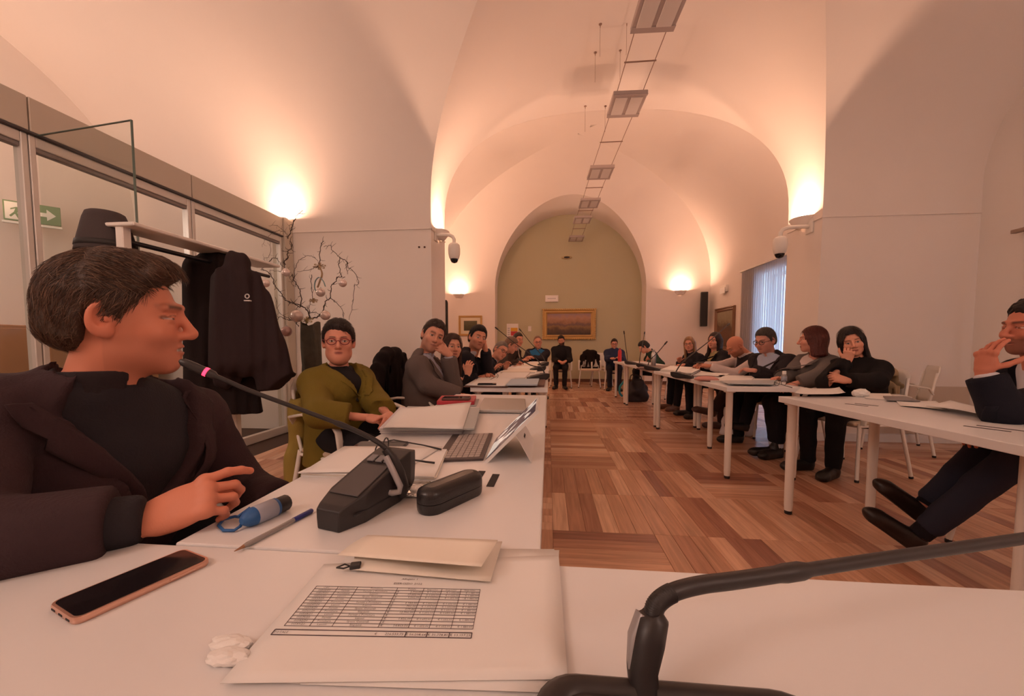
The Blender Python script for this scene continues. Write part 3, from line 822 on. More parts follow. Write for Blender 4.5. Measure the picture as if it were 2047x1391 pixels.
for u, s in ((.65, '216.533,73'), (.765, '€ 56.208,64'), (.88, '€ 31.778,80'), (.995, '€ 53.157,23')): T.append((s, pmap(u, -.16), ex*hs*.85, ey*hs*.85, 'RIGHT'))
T.append(('ESERCIZIO 2022', pmap(.55, 1.10), ex*hs, ey*hs, 'CENTER')); T.append(('Allegato 1', pmap(.55, 1.24), ex*hs, ey*hs, 'CENTER'))
text_mesh(T, 'printed_figures', M_ink, pg)
# envelope with its flap open
ev = thing('envelope', 'opened cream paper envelope lying on the printed page', 'envelope', at(840, 1125, Z=ZT+.01))
o = ev.location
def evp(x, y, z): return at(x, y, Z=z)-o
E_ = lambda px, zs, n=8: [[((evp(*px[0], zs[0])*(1-j/n)+evp(*px[1], zs[1])*(j/n))*(1-i/n)+(evp(*px[3], zs[3])*(1-j/n)+evp(*px[2], zs[2])*(j/n))*(i/n))+Vector((0, 0, .003*math.sin(5*j/n+1)*math.sin(math.pi*i/n))) for j in range(n+1)] for i in range(n+1)]
MB().grid(E_([(702, 1139), (980, 1163), (1004, 1083), (720, 1080)], [ZT+.012]*4), thick=(0, 0, .0008)).build('back_sheet', M_paper2, ev)
MB().grid(E_([(675, 1110), (962, 1133), (995, 1080), (735, 1070)], [ZT+.02, ZT+.034, ZT+.028, ZT+.016]), thick=(0, 0, .0008)).build('flap', mat('paper_cream', (.85, .78, .68), .8), ev)
# small binder-clip shape and crumpled wrapper
p = at(688, 1137, Z=ZT+.012)
t = thing('binder_clip', 'tiny dark metal clip at the left corner of the envelope', 'clip', p, .3)
MB().tube([(-.010, 0, .003), (0, .005, .004), (.008, 0, .003), (0, -.004, .003), (-.010, 0, .003)], .0012, 6).build('wire', M_black, t)
MB().rbox((.008, -.006, 0), (.022, .006, .006), .001, 1).build('jaw', M_black, t)
def crumple(name, label, cat, px, z, m, r, hgt, seed):
    bm = bmesh.new(); bmesh.ops.create_icosphere(bm, subdivisions=3, radius=1); rr = random.Random(seed)
    ph = [[rr.uniform(-4, 4) for _ in range(4)] for _ in range(7)]
    for v in bm.verts:
        k = 1+.16*sum(abs(math.sin(p[0]*v.co.x*2+p[1]*v.co.y*2+p[2]*v.co.z*2+p[3]))-.6 for p in ph)/2
        v.co = Vector((v.co.x*k*r[0], v.co.y*k*r[1], max(0, (v.co.z*k+.8)*hgt/1.8)))
    b = MB(); b.bm(bm); ob = b.build(name, m); ob.location = at(*px, Z=z); return tag(ob, label, cat)
M_clear = mat('clear_wrap', (.95, .95, .95), .08, trans=.95, spec=.6)
crumple('plastic_wrapper', 'clear crinkled plastic wrapper beside the microphone base', 'wrapper', (828, 985), ZT, M_clear, (.05, .035), .022, 3)
for k, (px, lb) in enumerate((((462, 1296), 'crumpled white paper scrap on the near table, upper of the two'), ((458, 1322), 'folded white paper scrap on the near table, lower of the two'))):
    crumple('paper_scrap', lb, 'paper', px, ZT, M_paper, (.022, .011), .012, 11+k)
# --- phone in the foreground
def slab_phone(p0, p1, w, th, label, m_frame, z, name='smartphone'):
    d = p1-p0; L = d.length; a = math.atan2(d.y, d.x)
    t = thing(name, label, 'phone', ((p0+p1)/2).to_tuple(), a)
    t.location.z = z
    def rr(hw, hh, r, n=5):
        pts = []
        for sx, sy, a0 in ((1, 1, 0), (-1, 1, 90), (-1, -1, 180), (1, -1, 270)):
            for k in range(n+1):
                q = math.radians(a0+90*k/n); pts.append((sx*(hw-r)+r*math.cos(q), sy*(hh-r)+r*math.sin(q)))
        return pts
    o_ = rr(L/2, w/2, .010); i_ = rr(L/2-.002, w/2-.002, .009)
    rows = [[Vector((x*s, y*s2, zz)) for x, y in o_] + [] for s, s2, zz in ((.985, .97, 0), (1, 1, .0025), (1, 1, th-.002), (.99, .98, th))]
    b = MB(); n = len(o_)
    vs = [p for r_ in rows for p in r_]
    b.add(vs, [(i*n+k, i*n+(k+1) % n, (i+1)*n+(k+1) % n, (i+1)*n+k) for i in range(3) for k in range(n)], True)
    b.add(rows[0], [list(range(n))[::-1]]); b.add(rows[3], [list(range(n))]); b.build('case', m_frame, t)
    MB().prism(rr(L/2-.0035, w/2-.0035, .008), th, th+.0006).build('screen', mat('phone_screen', (.012, .009, .011), .08, spec=.6), t)
    return t, L
M_rose = mat('rose_gold', (.72, .42, .32), .28, .7)
c = [at(x, y, Z=ZT+.004) for x, y in ((95, 1214), (148, 1246), (420, 1122), (372, 1101))]
ph, L_ph = slab_phone((c[0]+c[1])/2, (c[2]+c[3])/2, .072, .0085, 'rose gold smartphone with a dark screen on the near table', M_rose, ZT)
MB().rbox((.02, -.0375, .003), (.05, -.0358, .006), .0004, 1).build('side_button', M_rose, ph)
for y in (-.02, .0, .02): MB().rbox((-L_ph/2-.0006, y-.005, .003), (-L_ph/2+.001, y+.005, .0055), .0004, 1).build('port', M_blackm, ph)
# --- pen, sanitiser bottle
def stick(name, label, cat, px0, px1, z0, z1, r, parts):
    a, b = at(*px0, Z=z0), at(*px1, Z=z1); d = b-a; L = d.length
    t = thing(name, label, cat, a); M = d.to_track_quat('Z', 'Y').to_matrix().to_4x4()
    for nm, prof, m in parts:
        MB().lathe([(r*q, L*s) for q, s in prof], 14, M).build(nm, m, t)
    return t, M, L
M_blue = mat('blue_plastic', (.02, .03, .22), .35)
stick('ballpoint_pen', 'clear ballpoint pen with blue end cap lying left of the microphone base', 'pen', (468, 1102), (624, 1020), ZT+.0045, ZT+.0045, .0042, [
    ('tip', [(.1, 0), (.2, .01), (.55, .08), (.75, .1)], mat('brass_tip', (.35, .18, .10), .35, .6)),
    ('barrel', [(.75, .1), (1, .14), (1, .84)], mat('clear_barrel', (.75, .68, .66), .15, trans=.6)),
    ('refill', [(.45, .1), (.45, .84)], M_blackm), ('end_cap', [(1.12, .72), (1.12, .985), (.8, 1)], M_blue)])
M_sil = mat('blue_silicone', (.015, .10, .30), .5)
st, M, L = stick('sanitiser_bottle', 'small black capped bottle in a blue silicone holder with loop', 'bottle', (487, 1040), (574, 1003), ZT+.0165, ZT+.0165, .0155, [
    ('bottle', [(.8, .1), (.9, .2), (.9, .75)], mat('dark_bottle', (.03, .02, .025), .25)), ('cap', [(.98, .72), (1.0, .75), (1.0, .97), (.9, 1)], M_black)])
MB().lathe([(.006, -.004), (.010, 0), (.0155, .008), (.0168, .02), (.0168, L*.72), (.0158, L*.73)], 18, M).build('holder', M_sil, st)
MB().lathe([(.0171, L*.22), (.0172, L*.22+.001), (.0172, L*.66), (.0171, L*.66)], 18, M).build('label_band', mat('label_grey', (.35, .37, .45), .6), st)
lp = [at(x, y, Z=z)-st.location for x, y, z in ((487, 1035, ZT+.012), (470, 1032, ZT+.006), (447, 1038, ZT+.004), (437, 1050, ZT+.0035), (447, 1060, ZT+.0035), (468, 1060, ZT+.004), (480, 1052, ZT+.006), (487, 1040, ZT+.012))]
MB().tube(lp, .0027, 8).tube([lp[0]+Vector((-.004, -.008, .006)), lp[0]+Vector((.003, .012, .014))], .0025, 6).build('loop', M_sil, st)
# --- conference microphones
M_mic = mat('mic_black', (.022, .018, .019), .42)
M_mic2 = mat('mic_grey_bracket', (.38, .36, .37), .4, .3)
def spline(pts, n=8):
    P = [Vector(p) for p in pts]; P = [P[0]*2-P[1]]+P+[P[-1]*2-P[-2]]; out = []
    for i in range(1, len(P)-2):
        for k in range(n):
            t = k/n; a, b, c_, d = P[i-1:i+3]
            out.append(.5*((2*b)+(c_-a)*t+(2*a-5*b+4*c_-d)*t*t+(3*b-a-3*c_+d)*t**3))
    out.append(P[-2]); return out
def gooseneck(t, pts, r, tip=True, led=True, jf=.30):
    o = t.location; P = spline([p-o for p in pts], 10)
    n = len(P)
    ln_ = sum((P[i+1]-P[i]).length for i in range(n-1)); acc = 0; rs = []
    for i in range(n):
        f = acc/ln_
        if i < n-1: acc += (P[i+1]-P[i]).length
        rs.append(r*(1.12 if f < jf else 1.28 if f < jf*1.2 else .95))
    nk = MB().tube(P, rs, 12).build('gooseneck', M_mic, t)
    rib = MB()
    for i in range(int(n*.02), int(n*(jf+.02))):
        for k in (0, .5):
            q = P[i]*(1-k)+P[i+1]*k; dd = (P[i+1]-P[i]).normalized()
            rib.lathe([(r*1.12, -.0008), (r*1.22, 0), (r*1.12, .0008)], 12, Matrix.Translation(q) @ dd.to_track_quat('Z', 'Y').to_matrix().to_4x4())
    rib.build('flex_ribs', M_mic, nk)
    if tip:
        d = (P[-1]-P[-2]).normalized(); Mx = Matrix.Translation(P[-1]) @ d.to_track_quat('Z', 'Y').to_matrix().to_4x4()
        MB().lathe([(r*.8, -.002), (r*1.6, .004), (r*1.75, .012), (r*1.75, .045), (r*1.5, .055), (r*.6, .06)], 14, Mx).build('capsule', M_mic, t)
        if led: 
            MB().lathe([(r*1.78, .014), (r*1.8, .0145), (r*1.8, .019), (r*1.78, .0195)], 14, Mx).build('red_light_ring', mat('led_red', (.8, .02, .08), .4, emit=((1, .02, .05), 3.5)), t)
def mic_base(t, L, Wd, h0, h1, ang, extra=True):
    """wedge console running along local +Y, low end at y=0"""
    R = Matrix.Rotation(ang, 4, 'Z'); w = Wd/2
    prof = [(0, 0), (L*.72, 0), (L*.9, .01), (L, .03), (L*.99, h1), (L*.86, h1+.004), (L*.1, h0+.004), (0, h0)]
    n = len(prof)
    bm = bmesh.new()
    sec = [(0, .62, 0, h0*.86), (L*.05, .70, 0, h0+.001), (L*.24, 1, 0, h0+(h1-h0)*.2+.003), (L*.72, 1, 0, h0+(h1-h0)*.83+.004), (L*.88, 1, .008, h1+.004), (L, .86, .028, h1)]
    R4 = [[bm.verts.new((sx*w*q*(1 if k else .93), y, z)) for k, sx, z in ((0, -1, z0), (0, 1, z0), (1, 1, z0+(z1-z0)*.55), (1, 1, z1), (1, -1, z1), (1, -1, z0+(z1-z0)*.55))] for y, q, z0, z1 in sec]
    bm.faces.new(R4[0]); bm.faces.new(R4[-1][::-1])
    for i in range(len(sec)-1):
        for k in range(6): bm.faces.new((R4[i][k], R4[i][(k+1) % 6], R4[i+1][(k+1) % 6], R4[i+1][k]))
    bmesh.ops.recalc_face_normals(bm, faces=bm.faces)
    bmesh.ops.bevel(bm, geom=list(bm.edges), offset=.0025, segments=2, profile=.5, affect='EDGES')
    b = MB(); b.bm(bm, R); b.build('console', M_mic, t)
    sl = math.atan2(h1-h0, L*.76)
    MT = R @ Matrix.Translation((0, L*.1, h0+.005)) @ Matrix.Rotation(sl, 4, 'X')
    if extra:
        MB().rbox((-w*.78, L*.08, -.001), (w*.78, L*.52, .0015), .001, 1, MT).build('speaker_grille', mat('grille_grey', (.07, .06, .062), .5), t)
        for k in range(3): MB().rbox((-w*.7+k*w*.5, L*.56, 0), (-w*.3+k*w*.5, L*.66, .004), .001, 1, MT).build('button', mat('button_grey', (.2, .19, .2), .5), t)
        MB().rbox((w*.86, L*.1, h0*.55), (w*1.01, L*.9, h0*.62), .0008, 1, R).build('side_groove', M_blackm, t)
    return R
# left, in front of the man in black
p0 = at(664, 1062, Z=ZT); p1 = at(800, 985, Z=ZT)
d = p1-p0; 
t = thing('conference_microphone', 'black conference microphone with red lit ring pointing at the dark haired man', 'microphone', (p0.x-.008, p0.y, ZT))
R = mic_base(t, d.length+.02, .085, .042, .095, math.atan2(d.y, d.x)-math.pi/2)
br = R @ Matrix.Translation((.045, d.length-.005, 0))
MB().tube([at(x, y, d=.765)-t.location for x, y in ((771, 912), (786, 942), (800, 972), (798, 982), (784, 985), (775, 983), (773, 976))], .0062, 8, flat=(.8, 1, (.6, -.8, 0))).build('bracket', M_mic2, t)
MB().tube([at(x, y, d=dd)-t.location for x, y, dd in ((803, 990, .80), (806, 972, .795), (798, 944, .79), (784, 915, .785), (770, 897, .78))], [.010, .0115, .0115, .0105, .008], 12).build('neck_socket', M_mic, t)
gooseneck(t, [at(778, 906, d=.785), at(764, 890, d=.78), at(735, 872, d=.775), at(690, 852, d=.765), at(600, 818, d=.745), at(500, 781, d=.72), at(432, 752, d=.70)], .0045)
# right, cut by the lower frame edge
p = at(1275, 1391, Z=ZT+.0)
t = thing('conference_microphone', 'large black conference microphone cut off by the lower edge, neck sweeping right', 'microphone', (p.x-.01, p.y-.17, ZT))
def rrect(hw, hh, r, n=6):
    return [(sx*(hw-r)+r*math.cos(math.radians(a0+90*k/n)), sy*(hh-r)+r*math.sin(math.radians(a0+90*k/n))) for sx, sy, a0 in ((1, 1, 0), (-1, 1, 90), (-1, -1, 180), (1, -1, 270)) for k in range(n+1)]
t.location = (.110, .254, ZT)
b = MB()
def ring(hw, hh, r, z): return [Vector((x, y, z)) for x, y in rrect(hw, hh, r)]
rr_ = [ring(.118, .083, .035, 0), ring(.122, .087, .038, .012), ring(.120, .085, .037, .026), ring(.114, .079, .034, .030), ring(.104, .069, .028, .0305), ring(.101, .066, .026, .026)]
n_ = len(rr_[0])
b.add([p for r in rr_ for p in r], [(i*n_+k, i*n_+(k+1) % n_, (i+1)*n_+(k+1) % n_, (i+1)*n_+k) for i in range(5) for k in range(n_)], True)
b.add(rr_[0], [list(range(n_))[::-1]]); b.add(rr_[-1], [list(range(n_))]); b.build('console', M_mic, t)
MB().prism(rrect(.097, .062, .024), .0262, .0275).build('speaker_grille', mat('grille_grey', None), t)
bx = at(1283, 1375, d=.345)-t.location
MB().tube([at(x, y, d=dd)-t.location for x, y, dd in ((1268, 1390, .34), (1262, 1330, .345), (1265, 1270, .35), (1282, 1225, .355))], .0075, 10, flat=(1, .5, (0, 1, 0))).build('bracket', M_mic2, t)
MB().tube([at(x, y, d=dd)-t.location for x, y, dd in ((1290, 1392, .335), (1284, 1340, .342), (1295, 1280, .348), (1305, 1235, .352), (1302, 1222, .352))], [.0125, .0135, .0150, .0140, .009], 12).build('neck_socket', M_mic, t)
gooseneck(t, [at(1305, 1240, d=.352), at(1312, 1208, d=.355), at(1345, 1184, d=.36), at(1400, 1169, d=.37), at(1470, 1160, d=.38), at(1600, 1141, d=.40), at(1800, 1111, d=.435), at(2047, 1076, d=.48), at(2200, 1052, d=.52)], .0072, jf=.235)
# spectacle case
p0, p1 = at(868, 1029, Z=ZT), at(945, 985, Z=ZT)
t = thing('spectacle_case', 'closed black rounded spectacle case right of the microphone base', 'case', ((p0+p1)/2))
d = at(955, 985, Z=ZT)-at(868, 1025, Z=ZT); R = Matrix.Rotation(math.atan2(d.y, d.x), 4, 'Z') @ Matrix.Translation((.002, .012, 0))
def caps(hw, hh, n=10):
    pts = []
    for s, a0 in ((1, -90), (-1, 90)):
        for k in range(n+1):
            q = math.radians(a0+180*k/n); pts.append((s*(hw-hh)+hh*math.cos(q), hh*math.sin(q)))
    return pts
L = .165; rows = []
for f, z in ((.9, 0), (.97, .004), (1, .012), (1, .020)): rows.append([R @ Vector((x, y, z)) for x, y in caps(L/2*f if f == 1 else L/2-(1-f)*.03, .029*f)])
def loft(rows):
    b = MB(); n = len(rows[0]); vs = [p for r in rows for p in r]
    b.add(vs, [(i*n+k, i*n+(k+1) % n, (i+1)*n+(k+1) % n, (i+1)*n+k) for i in range(len(rows)-1) for k in range(n)], True)
    b.add(rows[0], [list(range(n))[::-1]]); b.add(rows[-1], [list(range(n))], True); return b
M_case = mat('case_black', (.018, .015, .016), .3, bump=.08, bscale=300)
loft(rows).build('lower_shell', M_case, t)
rows = [[R @ Vector((x, y, z)) for x, y in caps(L/2-(.029-w), w)] for w, z in ((.029, .0212), (.0292, .03), (.0285, .038), (.026, .0435), (.02, .0475), (.01, .0495))]
loft(rows).build('lid', M_case, t)
# papers beside the microphone with the reading glasses
block([(597, 953), (870, 962), (895, 905), (700, 905)], ZT, .012, 'paper_stack', 'low stack of white papers under the folded spectacles', 'papers', M_paper, pages=[M_paper, M_paper2])
quad([(602, 945), (800, 945), (885, 893), (688, 893)], ZT+.0135, 'paper', 'paper_sheet', 'blank top sheet lying under the spectacles', th=.0006, wav=.001, seed=8)
def spectacles(label, cpx, z, ang, sc=1., m=M_black, lift=0):
    c_ = at(*cpx, Z=z); t = thing('spectacles', label, 'glasses', c_, ang)
    r = .0017*sc
    for s in (-1, 1):
        MB().tube([Vector((s*.033+.025*math.cos(a)*1., 0, .021+.019*math.sin(a)))*sc for a in np.linspace(0, 2*math.pi, 17)], r, 6).build('rim', m, t)
        MB().tube([Vector(q)*sc for q in ((s*.058, 0, .027), (s*.066, .012, .027), (s*.066, .09, .012), (s*.062, .118, .006), (s*.058, .138, .002))], [r*1.1, r*1.1, r*1.1, r*1.5, r*1.6], 6).build('temple', m, t)
    MB().tube([Vector(q)*sc for q in ((-.009, 0, .024), (0, .001, .028), (.009, 0, .024))], r, 6).build('bridge', m, t)
    return t
sp = spectacles('black framed spectacles lying open on the papers behind the microphone', (764, 914), ZT+.0145, math.radians(-82), 1.12)
p0, p1 = at(712, 893, Z=ZT), at(812, 893, Z=ZT)
slab_phone(p0, p1, .075, .009, 'black smartphone lying behind the folded spectacles', M_black, ZT+.0)
# tablet on its kickstand with keyboard
kb = [at(x, y, Z=ZT) for x, y in ((868, 925), (966, 921), (985, 869), (905, 872))]
o = sum(kb, Vector())/4
t = thing('keyboard', 'dark tablet keyboard with light grey keys on the left table', 'keyboard', o)
pts = [(p.x-o.x, p.y-o.y) for p in kb]
MB().prism(pts, .001, .007).build('deck', mat('keyboard_dark', (.06, .045, .045), .55), t)
ky = mat('key_grey', (.36, .31, .29), .5)
P4 = [Vector((x, y, .007)) for x, y in pts]
for i in range(6):
    for j in range(13):
        u0, u1 = .05+.93*j/13, .05+.93*(j+.86)/13; v0, v1 = .18+.74*i/6, .18+.74*(i+.86)/6
        f = lambda u, v: (P4[0]*(1-v)+P4[1]*v)*(1-u)+(P4[3]*(1-v)+P4[2]*v)*u
        c4 = [f(u0, v0), f(u1, v0), f(u1, v1), f(u0, v1)]
        b = MB(); b.add(c4+[q+Vector((0, 0, .0015)) for q in c4], [(4, 7, 6, 5), (0, 1, 5, 4), (1, 2, 6, 5), (2, 3, 7, 6), (3, 0, 4, 7)]); b.build('key', ky, t)
a0 = at(966, 925, Z=ZT); a1 = at(995, 868, Z=ZT); b0 = at(1048, 815, d=.01+((a0-CC).dot(FW)+.0))
# screen: lower edge a0-a1 on the table, leaning back to the right
ed = (a1-a0); ed.z = 0; Ls = .27; ed = ed.normalized(); nrm = Vector((ed.y, -ed.x, 0))      # to the right
sd = (nrm*.70+Vector((0, 0, .71))).normalized()
t = thing('tablet', 'silver tablet propped on its kickstand with the screen turned left', 'tablet', a0)
hh = .212; tn = sd.cross(ed).normalized()
if tn.x > 0: tn = -tn
def slab(p, eu, ev_, lu, lv, n_, th):
    b = MB(); q = [p, p+eu*lu, p+eu*lu+ev_*lv, p+ev_*lv]
    b.add(q+[k+n_*th for k in q], [(0, 1, 2, 3), (7, 6, 5, 4), (0, 4, 5, 1), (1, 5, 6, 2), (2, 6, 7, 3), (3, 7, 4, 0)]); return b
slab(Vector(), ed, sd, Ls, hh, -tn, .009).build('back_shell', mat('tablet_white', (.72, .70, .68), .4), t)
m_scr = bpy.data.materials.new('tablet_screen'); m_scr.use_nodes = True
N = m_scr.node_tree.nodes; Lk = m_scr.node_tree.links; b_ = N['Principled BSDF']; b_.inputs['Base Color'].default_value = (.02, .02, .02, 1); b_.inputs['Roughness'].default_value = .15
tc = N.new('ShaderNodeTexCoord'); nz = N.new('ShaderNodeTexVoronoi'); nz.inputs['Scale'].default_value = 26; Lk.new(tc.outputs['Object'], nz.inputs['Vector'])
rp = N.new('ShaderNodeValToRGB'); rp.color_ramp.interpolation = 'CONSTANT'; rp.color_ramp.elements[0].color = (.75, .6, .5, 1); rp.color_ramp.elements[1].position = .45; rp.color_ramp.elements[1].color = (.03, .02, .03, 1)
sp_ = N.new('ShaderNodeSeparateColor'); Lk.new(nz.outputs['Color'], sp_.inputs[0]); Lk.new(sp_.outputs[0], rp.inputs[0]); Lk.new(rp.outputs[0], b_.inputs['Emission Color']); b_.inputs['Emission Strength'].default_value = .5
slab(ed*.008+sd*.008, ed, sd, Ls-.016, hh-.016, tn, .0008).build('screen', m_scr, t)
kp = sd*(hh*.56)-tn*.009; kd = (nrm*.55-Vector((0, 0, 1))).normalized(); kl = kp.z/abs(kd.z)-.001
slab(kp+ed*.005, ed, kd, Ls-.01, kl, -tn, .003).build('kickstand', mat('tablet_white', None), t)
slab(kp+ed*.11+kd*.03-tn*.0032, ed, kd, .05, .007, -tn, .0006).build('stand_mark', M_blackm, t)
# folders and papers in front of the woman in green
fs = block([(758, 868), (925, 869), (950, 826), (800, 822)], ZT, .022, 'paper_stack', 'thick pile of white files in front of the woman in green', 'papers', M_paper, pages=[mat('paper_lilac', (.62, .58, .62), .8), M_paper])
block([(765, 860), (948, 860), (960, 818), (815, 815)], ZT+.0225, .008, 'document_folder', 'grey card folder on top of the white files', 'folder', M_grey, part='cover')
f2 = quad([(768, 857), (925, 858), (942, 806), (800, 818)], ZT+.0315, 'paper', 'paper_sheet', 'printed white sheet lying open on the grey folder', th=.003, wav=.002, seed=5)
block([(955, 825), (1052, 826), (1050, 802), (968, 800)], ZT+.003, .016, 'laptop', 'closed silver laptop behind the tablet', 'laptop', M_silver, part='lid', r=.004)
block([(872, 812), (952, 812), (958, 798), (885, 798)], ZT+.002, .003, 'document_folder', 'flat pale card folder under the red notebook', 'folder', M_grey)
block([(873, 809), (948, 809), (952, 797), (883, 797)], ZT+.006, .02, 'red_notebook', 'red covered notebook under a dark phone on the left table', 'book', mat('red_cover', (.42, .03, .045), .5), part='cover')
p0, p1 = at(885, 797, Z=ZT+.03), at(940, 797, Z=ZT+.03)
slab_phone(p0, p1, .09, .012, 'dark leather phone case lying on the red notebook', M_leather, ZT+.0265)
# second left table
block([(926, 774), (1015, 775), (1030, 760), (955, 760)], ZT, .008, 'document_folder', 'brown leather folder opened with papers on the second left table', 'folder', M_leather, part='cover')
quad([(930, 771), (1010, 773), (1030, 756), (958, 754)], ZT+.009, 'paper', 'paper_sheet', 'white sheet lying on the brown leather folder', th=.002, wav=.003, seed=2)
p0, p1 = at(955, 769, Z=ZT+.014), at(992, 769, Z=ZT+.014)
slab_phone(p0, p1, .08, .009, 'black smartphone lying on the sheet on the brown folder', M_black, ZT+.015)
block([(1018, 774), (1088, 774), (1090, 762), (1026, 762)], ZT, .018, 'brown_notebook', 'brown notebook under a light blue booklet', 'book', M_leather, part='cover')
block([(1012, 771), (1074, 771), (1078, 759), (1022, 760)], ZT+.019, .012, 'booklet', 'light blue printed booklet on the brown notebook', 'book', mat('pale_blue', (.42, .52, .62), .5), part='cover')
spectacles('thin black spectacles on the sheets in front of the long haired woman', (983, 756), ZT+.012, math.radians(160), 1.2)
for i, (px, lb) in enumerate((([(985, 757), (1050, 757), (1062, 744), (1010, 744)], 'white sheets near the spectacles on the second left table'),
        ([(1000, 746), (1070, 746), (1078, 738), (1020, 738)], 'white sheets in the middle of the second left table'),
        ([(1015, 739), (1075, 739), (1082, 733), (1035, 733)], 'white sheets at the far end of the second left table'),
        ([(1030, 733), (1082, 733), (1088, 727), (1048, 727)], 'white sheets on the third left table'),
        ([(1050, 726.5), (1090, 726.5), (1092, 723.5), (1060, 723.5)], 'white sheets at the farthest end of the left row'))):
    block(px, ZT, .012+.004*(i % 2), 'paper_stack', lb, 'papers', M_paper, pages=[M_paper, M_paper2])
def far_mic(px, tip, label, z=ZT, ang=0., d=None):
    p = at(*px, Z=z); t = thing('conference_microphone', label, 'microphone', (p.x, p.y, ZT))
    mic_base(t, .2, .11, .03, .06, ang, True)
    dp = (p-CC).dot(FW); e_ = at(*tip, d=dp+(d or .0))
    st_ = Matrix.Rotation(ang, 4, 'Z') @ Vector((0, .17, .05))+p
    gooseneck(t, [st_, st_*.85+e_*.15+Vector((0, 0, .04)), st_*.4+e_*.6+Vector((0, 0, .01)), e_], .0055, led=False)
    return t
far_mic((1055, 760), (1045, 722), 'black conference microphone with pale neck on the second left table', ang=-1.2)
far_mic((1062, 742), (996, 659), 'black conference microphone in front of the notice sheet, neck leaning left', ang=-.9, d=.3)
far_mic((1078, 732), (1042, 662), 'black conference microphone with neck rising above the man in the dark suit', ang=-.6, d=.3)
far_mic((1272, 729), (1248, 668), 'black conference microphone with upright neck by the red bottle', ang=.8)
far_mic((1300, 735), (1288, 668), 'black conference microphone behind the person in the green jumper', ang=.9, d=.5)
far_mic((1320, 741), (1328, 689), 'black conference microphone pointing at the fair haired woman', ang=.9, d=.1)
far_mic((1385, 757), (1453, 651), 'black conference microphone pointing at the dark haired woman by the painting', ang=.9, d=.6)
# right row
block([(1272, 738), (1335, 740), (1345, 733), (1290, 730)], ZT, .016, 'brown_notebook', 'brown document case under the silver bottle', 'case', M_leather, part='cover')
b = at(1306, 731, Z=ZT+.017)
t = thing('steel_bottle', 'silver drinking bottle with grey cap on the brown document case', 'bottle', (b.x, b.y, ZT+.017))
MB().lathe([(.034, 0), (.036, .005), (.036, .17), (.028, .195), (.02, .205)], 18).build('flask', mat('steel', (.55, .53, .52), .3, .8), t)
MB().lathe([(.022, .205), (.022, .235), (.018, .24)], 14).build('cap', mat('grey_cap', (.3, .3, .32), .4), t)
b = at(1231, 722, Z=ZT)
t = thing('red_bottle', 'red drinking bottle on the far right table in front of the person in blue', 'bottle', (b.x+.05, b.y-.15, ZT))
MB().lathe([(.035, 0), (.037, .006), (.037, .2), (.03, .225), (.02, .235)], 18).build('flask', mat('red_flask', (.5, .02, .02), .35), t)
MB().lathe([(.02, .235), (.02, .26), (.015, .268)], 14).build('cap', mat('red_cap', (.3, .015, .02), .4), t)
block([(1340, 752), (1382, 754), (1400, 744), (1362, 742)], ZT, .045, 'binder', 'thick black ring binder of papers on the third right table', 'binder', M_black, pages=[M_blackm, M_paper, M_paper, M_black])
block([(1320, 743), (1372, 746), (1385, 738), (1340, 735)], ZT, .03, 'paper_stack', 'pile of white papers left of the black binder', 'papers', M_paper, pages=[M_paper, M_paper2])
block([(1372, 752), (1440, 757), (1460, 749), (1395, 745)], ZT, .014, 'paper_stack', 'white papers behind the pink pouch', 'papers', M_paper, pages=[M_paper, M_paper2])
block([(1420, 764), (1500, 766), (1510, 754), (1440, 752)], ZT, .014, 'paper_stack', 'white papers in front of the bald man', 'papers', M_paper, pages=[M_paper, M_paper2])
block([(1490, 768), (1570, 768), (1575, 758), (1500, 757)], ZT, .006, 'paper_stack', 'thin white papers left of the small clear bottle', 'papers', M_paper, pages=[M_paper])
block([(1457, 768), (1545, 769), (1555, 761), (1440, 762)], ZT+.0145, .008, 'magazine', 'grey blue magazine lying on the near edge of the second right table', 'magazine', mat('magazine_grey', (.42, .46, .48), .35), part='cover')
pc = at(1412, 762, Z=ZT)
bm = bmesh.new(); bmesh.ops.create_uvsphere(bm, u_segments=20, v_segments=10, radius=1)
for v in bm.verts: v.co = Vector((v.co.x*.14*(1-.25*abs(v.co.x)), v.co.y*.06, (v.co.z+1)*.024*(1-.4*v.co.x**4)))
t = thing('pencil_pouch', 'pink fabric pouch on the corner of the second right table', 'pouch', (pc.x, pc.y, ZT), -.25)
q = MB(); q.bm(bm, None, True); q.build('body', mat('pink_fabric', (.62, .30, .26), .7, bump=.2, bscale=200), t)
MB().tube([(-.12, .0, .044), (0, 0, .05), (.12, 0, .044)], .003, 6).build('zip', M_leather, t)
b = at(1567, 765, Z=ZT)
t = thing('gel_bottle', 'small clear bottle with white cap on the second right table', 'bottle', (b.x, b.y, ZT))
MB().lathe([(.02, 0), (.022, .004), (.022, .065), (.014, .075)], 16).build('bottle', mat('clear_bottle', (.85, .82, .82), .12, trans=.7), t)
MB().lathe([(.015, .075), (.015, .1), (.012, .103)], 14).build('cap', M_wht, t)
MB().lathe([(.0224, .015), (.0226, .0155), (.0226, .055), (.0224, .0555)], 16).build('label_band', mat('label_grey', None), t)
spectacles('dark spectacles lying beside the small clear bottle', (1560, 771), ZT, math.radians(200), 1.1)
